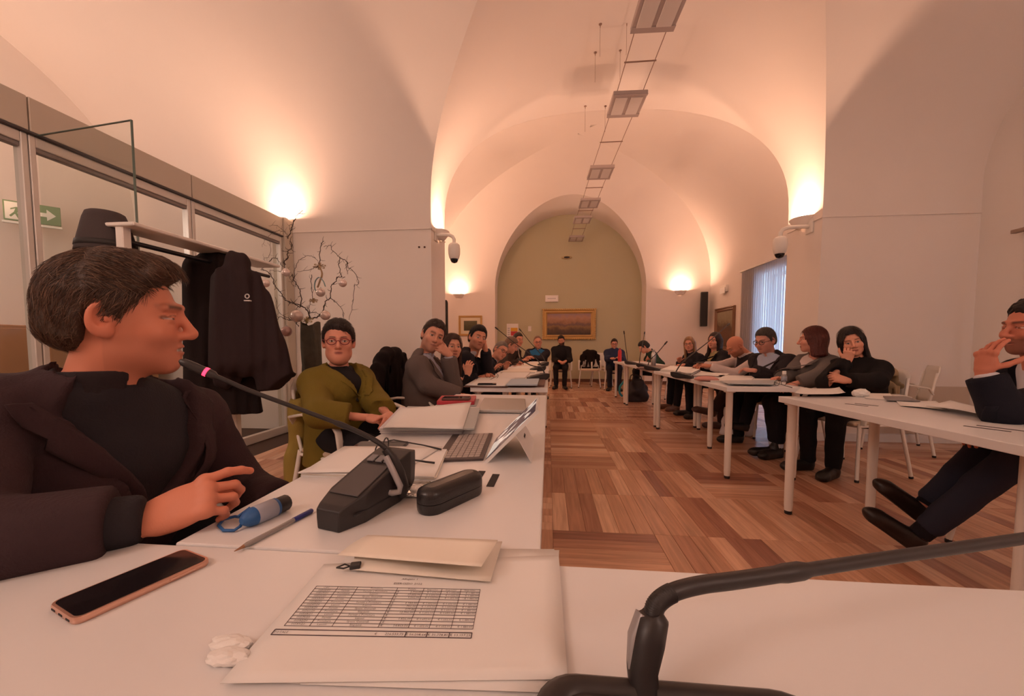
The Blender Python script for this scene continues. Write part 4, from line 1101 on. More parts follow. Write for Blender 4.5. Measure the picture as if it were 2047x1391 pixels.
# nearest right table
quad([(1585, 792), (1690, 793), (1678, 781), (1600, 780)], ZT+.01, 'paper', 'paper_sheet', 'large white sheet curling over the far end of the nearest right table', th=.001, curl=.02, wav=.006, seed=3)
block([(1730, 797), (1790, 802), (1780, 788), (1722, 787)], ZT, .006, 'paper_stack', 'white papers beside the crumpled napkin', 'papers', M_paper, pages=[M_paper])
block([(1772, 801), (1840, 803), (1810, 794), (1765, 793)], ZT+.0065, .006, 'tablet_computer', 'slim grey closed tablet on the nearest right table', 'tablet', mat('slate', (.2, .18, .18), .4), part='case')
quad([(1850, 815), (1990, 838), (2120, 850), (1900, 806)], ZT+.012, 'paper', 'open_booklet', 'white booklet lying open in front of the man in navy', th=.004, wav=.008, curl=.004, seed=12)
quad([(1800, 812), (1900, 822), (1870, 803), (1790, 801)], ZT+.002, 'paper', 'paper_sheet', 'loose white sheet left of the open booklet', th=.0008, wav=.003, seed=17)
crumple('paper_napkin', 'crumpled white napkin at the far end of the nearest right table', 'napkin', (1720, 793), ZT, M_paper, (.045, .035), .05, 5)
# bags and things on the floor
def bag(name, label, px, r, h, m, seed, z=0):
    p = at(*px, Z=z); bm = bmesh.new(); bmesh.ops.create_icosphere(bm, subdivisions=4, radius=1); rr = random.Random(seed)
    ph = [[rr.uniform(-3, 3) for _ in range(4)] for _ in range(6)]
    for v in bm.verts:
        k = 1+.07*sum(math.sin(q[0]*v.co.x*2+q[1]*v.co.y*2+q[2]*v.co.z*2+q[3]) for q in ph)
        s_ = max(abs(v.co.x), abs(v.co.y), abs(v.co.z)); c = v.co*(.55+.45/s_)
        v.co = Vector((c.x*k*r[0]*(1-.18*c.z), c.y*k*r[1]*(1-.18*c.z), max(0, (c.z*k+.9)*h/1.9)))
    t = thing(name, label, 'bag', (p.x, p.y, z)); b = MB(); b.bm(bm, None, True); b.build('body', m, t)
    for s in (-1, 1): MB().tube(spline([(-r[0]*.45, s*r[1]*.6, h*.85), (-r[0]*.3, s*r[1]*.75, h*1.15), (r[0]*.3, s*r[1]*.75, h*1.15), (r[0]*.45, s*r[1]*.6, h*.85)], 6), .009, 8).build('handle', m, t)
    return t
bag('tote_bag', 'white carrier bag standing on the floor under the second right table', (1475, 868), (.17, .12), .33, mat('bag_white', (.80, .80, .84), .6), 4)
bag('backpack', 'dark backpack with a turquoise edge on the floor under the far right table', (1270, 801), (.2, .16), .42, mat('bag_dark', (.025, .02, .024), .7), 8)
p = at(1238, 793, Z=0)
tq = tag(MB().tube(spline([(0, 0, .02), (-.06, -.02, .1), (-.05, -.02, .22), (.01, 0, .3), (.05, 0, .36)], 6), .022, 8).build('turquoise_scarf', mat('turquoise', (.03, .30, .36), .7)), 'turquoise scarf hanging down beside the dark backpack', 'scarf')
tq.location = (p.x+.05, p.y-.05, 0)
# ------------------------------------------------------------------ signed-distance modelling (numpy) + surface nets
class Field:
    def __init__(s, lo, hi, res):
        s.lo = np.array(lo, np.float32); s.res = float(res)
        s.n = np.maximum(np.ceil((np.array(hi)-s.lo)/res).astype(int)+1, 4)
        s.f = np.full(s.n, .5, np.float32)
        s.ax = [s.lo[i]+res*np.arange(s.n[i], dtype=np.float32) for i in range(3)]
    def view(s, lo, hi, m):
        a = np.clip(np.floor((np.array(lo)-m-s.lo)/s.res).astype(int), 0, s.n-1)
        b = np.clip(np.ceil((np.array(hi)+m-s.lo)/s.res).astype(int)+1, 1, s.n)
        sl = tuple(slice(int(a[i]), int(b[i])) for i in range(3))
        return sl, s.ax[0][sl[0]][:, None, None], s.ax[1][sl[1]][None, :, None], s.ax[2][sl[2]][None, None, :]
    def put(s, sl, d, k, sub=False):
        f = s.f[sl]
        if f.size == 0: return
        if sub:
            h = np.clip(.5-.5*(f+d)/k, 0, 1); s.f[sl] = f*(1-h)-d*h+k*h*(1-h)
        else:
            h = np.clip(.5+.5*(f-d)/k, 0, 1); s.f[sl] = f*(1-h)+d*h-k*h*(1-h)
    def cap(s, a, b, ra, rb=None, k=.02, sub=False):
        a = np.array(a, np.float32); b = np.array(b, np.float32); rb = ra if rb is None else rb; R = max(ra, rb)
        sl, X, Y, Z = s.view(np.minimum(a, b)-R, np.maximum(a, b)+R, k+2.5*s.res)
        v = b-a; L2 = max(float(v@v), 1e-9)
        t = np.clip(((X-a[0])*v[0]+(Y-a[1])*v[1]+(Z-a[2])*v[2])/L2, 0, 1)
        d = np.sqrt((X-a[0]-t*v[0])**2+(Y-a[1]-t*v[1])**2+(Z-a[2]-t*v[2])**2)-(ra+(rb-ra)*t)
        s.put(sl, d, k, sub)
    def ecap(s, a, b, u, ra, rb=None, k=.03, sub=False):
        """elliptic section: half width ra[0] along u, half depth ra[1] across"""
        rb = rb or ra
        a = np.array(a, np.float32); b = np.array(b, np.float32); v = b-a; L2 = max(float(v@v), 1e-9)
        t0 = v/np.sqrt(L2); u = np.array(u, np.float32); u = u-t0*(u@t0); u /= np.linalg.norm(u); w = np.cross(t0, u)
        R = max(*ra, *rb)
        sl, X, Y, Z = s.view(np.minimum(a, b)-R, np.maximum(a, b)+R, k+2.5*s.res)
        x, y, z = X-a[0], Y-a[1], Z-a[2]
        tt = (x*v[0]+y*v[1]+z*v[2])/L2; t = np.clip(tt, 0, 1); L = np.sqrt(L2)
        al = (tt-t)*L
        du = (x*u[0]+y*u[1]+z*u[2]); dw = (x*w[0]+y*w[1]+z*w[2])
        ru = ra[0]+(rb[0]-ra[0])*t; rw = ra[1]+(rb[1]-ra[1])*t
        q = np.sqrt((du/ru)**2+(dw/rw)**2+(al/rw)**2)
        d = (q-1)*np.minimum(ru, rw)
        s.put(sl, d, k, sub)
    def ell(s, c, r, k=.02, R=None, sub=False):
        c = np.array(c, np.float32); r = np.array(r, np.float32) if not np.isscalar(r) else np.full(3, r, np.float32); m = float(r.max())
        sl, X, Y, Z = s.view(c-m, c+m, k+2.5*s.res)
        x, y, z = X-c[0], Y-c[1], Z-c[2]
        if R is not None:
            R = np.array(R, np.float32)
            x, y, z = [R[0, i]*x+R[1, i]*y+R[2, i]*z for i in range(3)]
        q = np.sqrt((x/r[0])**2+(y/r[1])**2+(z/r[2])**2)+1e-6
        g = np.sqrt((x/r[0]**2)**2+(y/r[1]**2)**2+(z/r[2]**2)**2)+1e-6
        s.put(sl, q*(q-1)/g, k, sub)
    def all(s): return s.ax[0][:, None, None], s.ax[1][None, :, None], s.ax[2][None, None, :]
    def mesh(s):
        f = s.f
        f[0], f[-1] = np.maximum(f[0], .01), np.maximum(f[-1], .01); f[:, 0], f[:, -1] = np.maximum(f[:, 0], .01), np.maximum(f[:, -1], .01); f[:, :, 0], f[:, :, -1] = np.maximum(f[:, :, 0], .01), np.maximum(f[:, :, -1], .01)
        g = f < 0
        c = np.zeros(tuple(s.n-1), np.int8)
        offs = [(i, j, k) for i in (0, 1) for j in (0, 1) for k in (0, 1)]
        nx, ny, nz = s.n
        for i, j, k in offs: c += g[i:nx-1+i, j:ny-1+j, k:nz-1+k]
        m = (c > 0) & (c < 8)
        I, J, K = np.nonzero(m)
        idx = np.full(m.shape, -1, np.int64); idx[m] = np.arange(len(I))
        val = {o: f[I+o[0], J+o[1], K+o[2]] for o in offs}
        acc = np.zeros((len(I), 3), np.float64); cnt = np.zeros(len(I))
        for a in offs:
            for ax in range(3):
                if a[ax]: continue
                b = tuple(a[i]+(i == ax) for i in range(3))
                fa, fb = val[a], val[b]; x = (fa < 0) != (fb < 0)
                t = np.where(x, fa/np.where(x, fa-fb, 1), 0)
                p = np.zeros((len(I), 3)); p[:] = a; p[:, ax] += t
                acc[x] += p[x]; cnt += x
        V = (np.stack([I, J, K], 1)+acc/cnt[:, None])*s.res+s.lo
        Q = []
        for ax in range(3):
            o1, o2 = [(1, 2), (2, 0), (0, 1)][ax]
            sa = [slice(1, n-1) for n in s.n]; sb = list(sa); sa[ax] = slice(0, s.n[ax]-1); sb[ax] = slice(1, s.n[ax])
            A, B = g[tuple(sa)], g[tuple(sb)]
            st = [1, 1, 1]; st[ax] = 0
            for flip, e in ((False, A & ~B), (True, ~A & B)):
                P = np.stack(np.nonzero(e), 1)+np.array(st)
                def ci(d1, d2):
                    q = P.copy(); q[:, o1] -= d1; q[:, o2] -= d2; return idx[q[:, 0], q[:, 1], q[:, 2]]
                quad_ = np.stack([ci(1, 1), ci(0, 1), ci(0, 0), ci(1, 0)], 1)
                Q.append(quad_[:, ::-1] if flip else quad_)
        return V, np.concatenate(Q)
def relax(V, Q, it=1, lam=.5):
    for _ in range(it):
        acc = np.zeros_like(V); cnt = np.zeros(len(V))
        for a, b in ((0, 1), (1, 2), (2, 3), (3, 0)):
            for p, q in ((a, b), (b, a)):
                np.add.at(acc, Q[:, p], V[Q[:, q]]); np.add.at(cnt, Q[:, p], 1)
        V = V*(1-lam)+lam*acc/np.maximum(cnt, 1)[:, None]
    return V
def np_mesh(name, parts, mats, parent=None, org=(0, 0, 0)):
    """parts: list of (V, Q, colours or None)"""
    V = np.concatenate([p[0] for p in parts]); o = 0; Qs = []
    for p in parts: Qs.append(p[1]+o); o += len(p[0])
    Q = np.concatenate(Qs)
    me = bpy.data.meshes.new(name)
    me.vertices.add(len(V)); me.vertices.foreach_set('co', (V-np.array(org)).astype(np.float32).ravel())
    me.loops.add(Q.size); me.loops.foreach_set('vertex_index', Q.astype(np.int32).ravel())
    me.polygons.add(len(Q)); me.polygons.foreach_set('loop_start', np.arange(0, Q.size, 4, dtype=np.int32))
    me.polygons.foreach_set('use_smooth', np.ones(len(Q), bool))
    me.update(calc_edges=True)
    if parts[0][2] is not None:
        C = np.concatenate([p[2] for p in parts]).astype(np.float32)
        a = me.attributes.new('Col', 'FLOAT_COLOR', 'POINT'); a.data.foreach_set('color', np.concatenate([C, np.ones((len(C), 1), np.float32)], 1).ravel())
    for m in (mats if isinstance(mats, (list, tuple)) else [mats]): me.materials.append(m)
    ob = bpy.data.objects.new(name, me); COL.objects.link(ob)
    if parent: ob.parent = parent
    return ob
def wob(F, amp, sc, seed=0):
    X, Y, Z = F.all(); r = np.random.RandomState(seed); t = 0
    for i in range(4):
        a = r.normal(size=3)*sc*(.6+.5*i); ph = r.uniform(0, 6)
        t = t+np.sin(a[0]*X+a[1]*Y+a[2]*Z+ph)/(1+.5*i)
    F.f += (amp*t*.45).astype(np.float32)
# ------------------------------------------------------------------ head, hand, person
M_skin = mat('skin', (.6, .35, .25), .5, attr='Col', bump=.06, bscale=350, spec=.35)
def ss(a, b, x): t = np.clip((x-a)/(b-a), 0, 1); return t*t*(3-2*t)
def head_geo(res, o):
    fem = o.get('fem'); F = Field((-.11, -.13, -.2), (.11, .16, .13), res)
    w = o.get('w', 1.)
    F.ell((0, -.014, .030), (.077*w, .097, .088), .01)
    F.ell((0, .018, -.030), (.064*w, .072, .080), .03)
    jw = o.get('jaw', .92 if fem else 1.)
    F.ell((0, .045, -.068), (.047*w*jw, .048, .042), .03)
    F.ell((0, .072, -.097), (.021*jw, .018, .017), .03)
    for s in (-1, 1):
        F.ell((s*.045*w*jw, .005, -.066), (.016, .03, .024), .03)
        F.ell((s*.041*w, .066, -.026), (.023, .022, .022), .025)
        F.cap((s*.012, .091, .030), (s*.044*w, .078, .029), .009, .007, .014)
    ch = o.get('chub', 0)
    if ch:
        F.ell((0, .03, -.085), (.062, .055, .035+.01*ch), .03); F.ell((0, .04, -.105), (.04, .045, .03), .03)
    nl = o.get('nose', 1.)
    F.cap((0, .090, .020), (0, .104+.012*nl, -.024), .0075, .0105, .012)
    F.ell((0, .100+.013*nl, -.028), (.0135, .0135*nl, .0120), .009)
    for s in (-1, 1): F.ell((s*.0125, .099, -.032), (.0085, .012, .0085), .008)
    for s in (-1, 1): F.ell((s*.0325*w, .104, .007), (.017, .016, .0115), .014, sub=True)
    for s in (-1, 1): F.ell((s*.0325*w, .0765, .006), (.0135, .0135, .0125), .002)
    for s in (-1, 1): F.cap((s*.020*w, .0885, .0135), (s*.046*w, .081, .0125), .0032, .0025, .004); F.cap((s*.022*w, .0875, -.001), (s*.044*w, .081, -.001), .0026, .002, .005)
    F.cap((-.017, .0905, -.0585), (.017, .0905, -.0585), .0055, .0055, .006); F.ell((0, .094, -.057), (.012, .008, .006), .006)
    F.ell((0, .0925, -.0685), (.017, .009, .0065), .006)
    op = o.get('mouth', .0012)
    F.cap((-.022, .096, -.0632), (.022, .096, -.0632), op, op, .002, sub=True); F.ell((0, .104, -.0632), (.020, .014, op*1.3), .002, sub=True)
    for s in (-1, 1):
        c, sn = math.cos(.35), math.sin(.35)*s
        R = [[c, -sn, 0], [sn, c, 0], [0, 0, 1]]
        F.ell((s*.081*w, -.012, -.004), (.0085, .021, .034), .008, R); F.ell((s*.079*w, -.004, -.028), (.008, .011, .013), .008)
        F.ell((s*.0885*w, -.008, .003), (.0105, .0125, .020), .003, R, True); F.ell((s*.084*w, -.002, -.002), (.004, .004, .007), .003)
    F.cap((0, -.018, -.07), (0, -.045, -.2), .05 if fem else .057, .052 if fem else .062, .03)
    V, Q = F.mesh(); V = relax(V, Q, 1, .35)
    x, y, z = V.T; sk = np.array(lin(o.get('skin', '#c98d74')))*1.15
    C = np.tile(sk, (len(V), 1))
    def mixc(wt, col): 
        nonlocal C
        C = C*(1-wt[:, None])+np.array(col)*wt[:, None]
    ax_ = np.abs(x)
    red = .5*np.exp(-((ax_-.042)**2+(z+.028)**2)/.022**2)*(y > .03)+.6*np.exp(-((x)**2+(z+.027)**2+(y-.115)**2)/.02**2)+.6*ss(.072, .084, ax_)*(np.abs(y+.01) < .04)*(z > -.05)
    mixc(np.clip(red, 0, 1)*.45, sk*np.array((1.05, .72, .68)))
    bd = o.get('beard', 0)
    hc = np.array(lin(o.get('hair', '#2a201c')))
    if bd:
        b = ss(-.022, -.040, z)*(y > -.012)*ss(-.13, -.115, z)*(1-.85*np.exp(-((x/.045)**2+((z+.035)/.02)**2))*(z > -.043))
        b = np.maximum(b, .9*np.exp(-((x/.03)**2+((z+.049)/.007)**2))*(y > .07))
        mixc(np.clip(b, 0, 1)*bd, hc*.8+.01)
    lip = np.exp(-(np.maximum(0, ax_-.008)/.013)**4-((z+.0635)/.0095)**4)*(y > .078)
    mixc(lip*(.75 if fem else .5), np.array(lin(o.get('lip', '#9c4a44' if fem else '#a05a4c'))))
    ez = z-.006; ex_ = ax_-.0325*w
    brow = np.exp(-(np.maximum(0, np.abs(ax_-.031)-.012)/.006)**2-((z-.0285-.003*np.sin((ax_-.012)*60))/(.0038 if fem else .005))**2)*(y > .055)
    mixc(np.clip(brow, 0, 1)*.85, hc*.7)
    eye = ((ex_/.0145)**2+((ez)/(.0062*o.get('eye', 1.)+1e-4))**2 < 1)*(y > .06)*1.
    mixc(eye*.9, (.55, .5, .47))
    dx, dz = o.get('gaze', (0, 0))
    iris = ((((np.sign(x)*ex_-dx)/.0062)**2+((ez-dz)/.0062)**2 < 1)*eye)
    mixc(iris*1., (.03, .018, .012))
    rim_ = np.exp(-((np.sqrt((ex_/.0155)**2+(ez/(.0075))**2)-1)/.16)**2)*(y > .06)*(ez > -.002)
    mixc(rim_*.7, (.03, .015, .012))
    mixc(np.exp(-(ax_/.023)**4-((z+.0633)/.0022)**2)*(y > .08)*.7, (.10, .03, .03))
    if o.get('mouth', 0) > .003: mixc(((np.abs(z+.0622) < o['mouth']*1.0)*(ax_ < .021)*(y > .07)*(y < .093))*.9, (.62, .55, .48))
    return V, Q, C
def hair_geo(kind, res, o):
    F = Field((-.17, -.19, -.36), (.17, .17, .17), res)
    t = o.get('hvol', .013); w = o.get('w', 1.)
    F.ell((0, -.016, .034), (.078*w+t*.6, .098+t*.85, .089+t*1.3), .01)
    F.ell((0, -.035, -.02), (.070*w+t*.7, .078+t*.9, .075), .03)
    for a, b, r in o.get('puffs', ()): F.ell(a, b, r)
    X, Y, Z = F.all()
    # hairline height as a function of depth
    pts = o.get('line') or [(-.2, -.085), (-.045, -.075), (-.03, -.04), (-.026, .012), (-.016, .026), (-.008, .022), (-.003, -.020), (.014, -.024), (.022, .0), (.032, .030), (.043, .054), (.06, .070), (.085, .072), (.2, .072)]
    zl = np.interp(F.ax[1], [p[0] for p in pts], [p[1] for p in pts]).astype(np.float32)[None, :, None]
    zl = zl+o.get('part', 0)*X*(F.ax[1] > .02)[None, :, None]
    d = (zl-Z).astype(np.float32)
    if kind in ('long', 'bob'):
        ln_ = -.33 if kind == 'long' else o.get('blen', -.13)
        for s in (-1, 1):
            F.ecap((s*.066, -.015, .02), (s*.085, -.02, ln_), (0, 1, 0), (.05, .026), (.045, .024), .03)
        F.ecap((0, -.075, .0), (0, -.085, ln_), (1, 0, 0), (.075, .04), (.09, .03), .04)
        # open the face
        fw = o.get('open', .058)
        face = np.maximum(np.maximum(np.abs(X)-fw*(1-np.clip((Z-.0)/.10, 0, 1)**2*.75), Z-.078), -(Y-.012))
        F.f = np.maximum(F.f, -face).astype(np.float32)
        F.f = np.maximum(F.f, np.where(Z < -.09, Y-o.get('front', .055), Y-.075-.02*0).astype(np.float32)+np.where(Z > .03, -1, 0).astype(np.float32))
        neck = np.sqrt(X**2+(Y+.02)**2)-.056
        F.f = np.where((Z < -.07) & (Y > -.06), np.maximum(F.f, -neck), F.f).astype(np.float32)
        if o.get('asym'): F.f = np.where((X*o['asym'] > .0) & (Z < -.1), F.f+.03, F.f).astype(np.float32)
    else:
        F.f += (o.get('taper', .9)*t*(1-ss(0., .034, -d))).astype(np.float32)
        h = np.clip(.5-.5*(F.f-d)/.006, 0, 1); F.f = (d*h+F.f*(1-h)+.006*h*(1-h)).astype(np.float32)
        # clear of the face skin
        fc = np.sqrt((X/.062)**2+((Y-.045)/.075)**2+((Z+.03)/.095)**2)-1
        F.f = np.where((Y > .02) & (Z < .05), np.maximum(F.f, -fc*.05), F.f).astype(np.float32)
    # locks
    an = np.arctan2(X, Y+.02+0*Z)
    if kind in ('long', 'bob'): tw = np.sin(an*23+2*np.sin(Z*14))*.5+np.sin(an*41+Z*9)*.35
    elif kind == 'curly': tw = np.sin(X*170+Z*40)*np.sin(Y*160+1)*np.sin(Z*170+X*60)*2.2
    else: tw = np.sin(X*210+np.sin(Y*40)*1.5+Z*60)*.5+np.sin(an*37+Y*60+Z*30)*.4
    F.f += (tw*o.get('lock', .0022)).astype(np.float32)
    return F.mesh()
def hand_geo(res, side, curls, thumb=(.7, .75, -.25), sc=1., sk=(.6, .35, .25), spread=.06, nails=True):
    F = Field((-.08, -.06, -.10), (.08, .20, .06), res); ts = 1 if side == 'L' else -1
    F.ecap((0, -.022, 0), (0, .004, 0), (1, 0, 0), (.026, .020), (.027, .018), .01)
    F.ecap((0, .006, 0), (0, .078, -.001), (1, 0, 0), (.029, .0165), (.040, .0125), .012)
    F.ell((ts*.020, .032, -.008), (.018, .030, .014), .014); F.ell((-ts*.022, .035, -.007), (.013, .033, .013), .012)
    tips = []
    for i in range(4):
        x0 = ts*(.031-.0205*i); y0 = [.084, .088, .085, .077][i]; L = [.073, .081, .075, .058][i]
        cu = curls[i]; a = 0; p = np.array((x0, y0-.004, .0005)); sp = ts*spread*(1.5-i)*.8
        r = [.0094, .0096, .0090, .0080][i]
        F.ell((x0, y0-.004, .003), (.0105, .012, .0105), .008)
        for j, fr in enumerate((.46, .29, .25)):
            a += cu[j] if hasattr(cu, '__len__') else cu
            dv = np.array((sp*math.cos(a), math.cos(a), -math.sin(a))); q = p+dv/np.linalg.norm(dv)*L*fr
            F.cap(p, q, r, r*.90, .0035); p = q; r *= .90
        tips.append((p, a, r))
    t = np.array(thumb, float); t[0] *= ts; t /= np.linalg.norm(t)
    p = np.array((ts*.020, .016, -.006)); fl = np.array((-ts*.25, .35, -.1))
    for j, (L, r0, r1) in enumerate(((.044, .0135, .0115), (.032, .0112, .0102), (.027, .0100, .0080))):
        q = p+t*L; F.cap(p, q, r0, r1, .007); p = q; t = t+fl*.55; t /= np.linalg.norm(t)
    V, Q = F.mesh(); V = relax(V, Q, 1, .3)
    sk = np.array(sk); C = np.tile(sk, (len(V), 1))
    w = np.clip((V[:, 1]-.07)/.10, 0, 1)*.35; C = C*(1-w[:, None])+w[:, None]*sk*np.array((1.04, .78, .74))
    if nails:
        for p, a, r in tips:
            n = p+np.array((0, math.sin(a)*r*.8-.001*math.cos(a), math.cos(a)*r*.85))
            d = np.linalg.norm(V-n, axis=1); k = ss(.0065, .0045, d); C = C*(1-k[:, None])+k[:, None]*sk*np.array((1.12, .98, .95))
    return V*sc, Q, C
def frame(d, n):
    y = Vector(d).normalized(); z = Vector(n); z = (z-y*z.dot(y)).normalized(); x = y.cross(z)
    return np.array(((x.x, y.x, z.x), (x.y, y.y, z.y), (x.z, y.z, z.z)))
SHOES = {}
def shoe_geo(kind):
    if kind in SHOES: return SHOES[kind]
    F = Field((-.07, -.11, -.02), (.07, .23, .16), .008)
    F.ecap((0, -.03, .045), (0, .14, .04), (1, 0, 0), (.040, .045), (.044, .038), .03)
    F.ell((0, .165, .032), (.038, .045, .03), .03)
    F.cap((0, -.03, .05), (0, -.03, .12 if kind == 'boot' else .075), .045, .043, .03)
    F.ecap((0, -.05, .012), (0, .17, .012), (1, 0, 0), (.042, .016), (.042, .014), .01)
    X, Y, Z = F.all(); F.f = np.maximum(F.f, -Z).astype(np.float32)
    F.f = np.maximum(F.f, Z-(.15 if kind == 'boot' else .085)+0*X).astype(np.float32)
    SHOES[kind] = F.mesh(); return SHOES[kind]
TOPMAT = {}
def cloth_mat(c, bump=.25, bs=220, rough=.85, var=.10, vs=5):
    if c not in TOPMAT: TOPMAT[c] = mat('cloth_'+c.strip('#'), c, rough, bump=bump, bscale=bs, var=var, vscale=vs, spec=.25)
    return TOPMAT[c]
def hair_mat(c):
    k = 'hair_'+c.strip('#')
    return mat(k, c, .5, bump=.5, bscale=1.0, var=.35, vscale=1.0, stretch=(160, 30, 55), spec=.35)
V3 = lambda p: np.array(p, np.float32)
def ik(a, t, l1, l2, hint):
    a, t = Vector(a), Vector(t); d = t-a; L = d.length
    if L > (l1+l2)*.995: k = L/((l1+l2)*.99); l1 *= k; l2 *= k
    n = d.normalized(); x = (l1*l1-l2*l2+L*L)/(2*L); h = math.sqrt(max(0, l1*l1-x*x))
    hv = Vector(hint); hv = (hv-n*hv.dot(n)).normalized()
    return a+n*x+hv*h
def person(label, base, az, head, haz, hp=0., hr=0., o=None, res=.016, hres=.006, group=None):
    o = o or {}
    t = thing('person', label, 'person', (base[0], base[1], 0), 0, group)
    org = (base[0], base[1], 0)
    A = math.radians(az); f = Vector((math.sin(A), math.cos(A), 0)); r = Vector((math.cos(A), -math.sin(A), 0)); up = Vector((0, 0, 1))
    fem = o.get('fem'); hsz = o.get('hs', .95 if fem else 1.)
    head = Vector(head)
    H = math.radians(haz); P = math.radians(hp); Rr = math.radians(hr)
    fh = Vector((math.sin(H)*math.cos(P), math.cos(H)*math.cos(P), -math.sin(P))); rh = Vector((math.cos(H), -math.sin(H), 0)); uh = rh.cross(fh)
    rh, uh = rh*math.cos(Rr)-uh*math.sin(Rr), uh*math.cos(Rr)+rh*math.sin(Rr)     # positive: head tips to its own right
    HM = np.array(((rh.x, fh.x, uh.x), (rh.y, fh.y, uh.y), (rh.z, fh.z, uh.z)))*hsz
    hl = lambda p: Vector(HM @ np.array(p))+head
    pv = Vector((base[0], base[1], o.get('seat', .53)))
    nb = Vector(o['nb']) if 'nb' in o else head-up*.165-f*.025-uh*.01+fh*-.012
    sp = (nb-pv).normalized()
    fr = (f-sp*f.dot(sp)).normalized(); sw = o.get('sw', .155 if fem else .18)
    rs = fr.cross(sp) if False else r
    sc = nb-sp*.055
    shR = Vector(o['shR']) if 'shR' in o else sc+rs*sw
    shL = Vector(o['shL']) if 'shL' in o else sc-rs*sw
    bulk = o.get('bulk', 1.)
    waist = pv.lerp(nb, .36)+fr*.01; chest = pv.lerp(nb, .70)+fr*.015
    # hands
    def hand_default(s):
        k = r*(.05*s)
        return pv+f*.30+k+up*.13
    arms = {}
    for s, n in ((1, 'R'), (-1, 'L')):
        sh = shR if s > 0 else shL
        wr = Vector(o.get('wr'+n, hand_default(s)))
        el = Vector(o['el'+n]) if 'el'+n in o else ik(sh, wr, .29, .255, Vector(o.get('hint'+n, r*s*.5-up-f*.2)))
        hd = Vector(o.get('hd'+n, (wr-el).normalized())); hn = Vector(o.get('hn'+n, up+r*s*.3))
        arms[n] = (sh, el, wr, hd, hn)
    legs = {}
    for s, n in ((1, 'R'), (-1, 'L')):
        hip = pv+r*(.085*s)-up*.01
        an = Vector(o['an'+n]) if 'an'+n in o else Vector((*(pv+f*(.42+o.get('legf', 0))+r*(.10*s)).xy, .09))
        kn = Vector(o['kn'+n]) if 'kn'+n in o else ik(hip, an, .43, .43, f+up*1.2+r*s*.1)
        legs[n] = (hip, kn, an)
    def torso(F, e, sleeves=1, low=0., k=.04):
        bw = bulk
        F.ecap(pv+sp*(-.03-low), waist, r, (.165*bw+e, .12*bw+e), (.148*bw+e, .112*bw+e), k)
        F.ecap(waist, chest, r, (.148*bw+e, .112*bw+e), (.158*bw+e, .115*bw+e), k)
        F.ecap(chest, sc, (shR-shL), (.158*bw+e, .115*bw+e), (.125+e, .07+e), k)
        F.cap(sc, nb+sp*.012, .078+e, .060+e, .04)
        for sh in (shR, shL):
            F.cap(sc, sh-(sh-sc)*.12, .062+e, .054+e, k); F.cap(nb+sp*.01, sh-(sh-sc)*.05-sp*.0, .034+e, .040+e, .05)
            F.cap(chest, sh, .07, .055+e, .04)
        if fem:
            for s in (-1, 1): F.ell(chest+fr*(.085*bw)+r*(s*.07)-sp*.01, .062*bw+e, .05)
        elif bulk > 1.05: F.ell(waist+fr*.05, (.12*bw, .12*bw, .13), .06)
        if sleeves:
            for n in 'RL':
                sh, el, wr, _, _ = arms[n]
                F.cap(sh, el, .053+e, .044+e*1.2, .03); 
                w2 = el.lerp(wr, sleeves) if sleeves <= 1 else wr
                F.cap(el, w2, .044+e*1.2, (.034 if sleeves > .9 else .042)+e*1.1, .03)
    def bounds(pts, m):
        q = np.array([tuple(p) for p in pts]); return q.min(0)-m, q.max(0)+m
    J = [pv, nb, shR, shL, waist, chest]+[p for n in 'RL' for p in arms[n][:3]]
    # ---- body: one skin mesh
    lo, hi = bounds(J+[p for n in 'RL' for p in legs[n]], .13)
    F = Field(lo, hi, max(res, .016)); torso(F, -.012, 1)
    F.cap(nb-up*.02, hl((0, -.03, -.12)), .055, .052, .03)
    for n in 'RL':
        h, k_, a = legs[n]
        F.cap(h, k_, .078, .056, .03); F.cap(k_, a, .052, .036, .03)
    V, Q = F.mesh(); sk = np.array(lin(o.get('skin', '#c98d74')))*1.15
    parts = [(V, Q, np.tile(sk, (len(V), 1)))]
    V, Q, C = head_geo(hres, o); parts.append((V @ HM.T+np.array(head), Q, C))
    for n in 'RL':
        sh, el, wr, hd, hn = arms[n]
        V, Q, C = hand_geo(o.get('handres', max(hres, .0045)), n, o.get('cu'+n, (.35, .4, .45, .5)), o.get('th'+n, (.7, .75, -.25)), o.get('hsc', .92 if fem else 1.), sk)
        parts.append((V @ frame(hd, hn).T+np.array(wr), Q, C))
    np_mesh('body', parts, M_skin, t, org)
    # ---- hair
    hk = o.get('hk', 'long' if fem else 'short')
    if hk != 'bald':
        V, Q = hair_geo(hk, max(hres, .0045) if hres < .005 else .007, o)
        np_mesh('hair', [(V @ HM.T+np.array(head), Q, None)], hair_mat(o.get('hair', '#2a201c')), t, org)
        if hk != 'curly' and not o.get('strands') and hres < .0058:
            hc_l = lin(o.get('hair', '#2a201c'))
            lg = hk in ('long', 'bob')
            o = dict(o, strands=2600, scol=('#%02x%02x%02x' % tuple(min(255, int(255*(1.055*min(1, max(0, c*k))**(1/2.4)-.055)+.5)) if c*k > .0031 else int(255*12.92*c*k) for c in hc_l) for k in (.8, 1.25, 1.7)),
                comb=(lambda p: (.35*np.sign(p[0]), -.25, -1.)) if lg else (lambda p: (.3*np.sign(p[0]), .55 if p[2] > .07 else -.45, -.15 if p[2] > .07 else -.8)), skw=dict(ln=(.03, .06) if lg else (.016, .03), w=.0005, keep=(lambda q: (q[:, 1] < .035) | (q[:, 2] > .085)) if lg else None))
        if o.get('strands'): strands(t, V, Q, HM, head, org, o['comb'], o['strands'], [mat('strand_'+c.strip('#'), c, .45, spec=.4) for c in o['scol']], seed=3, **o.get('skw', {}))
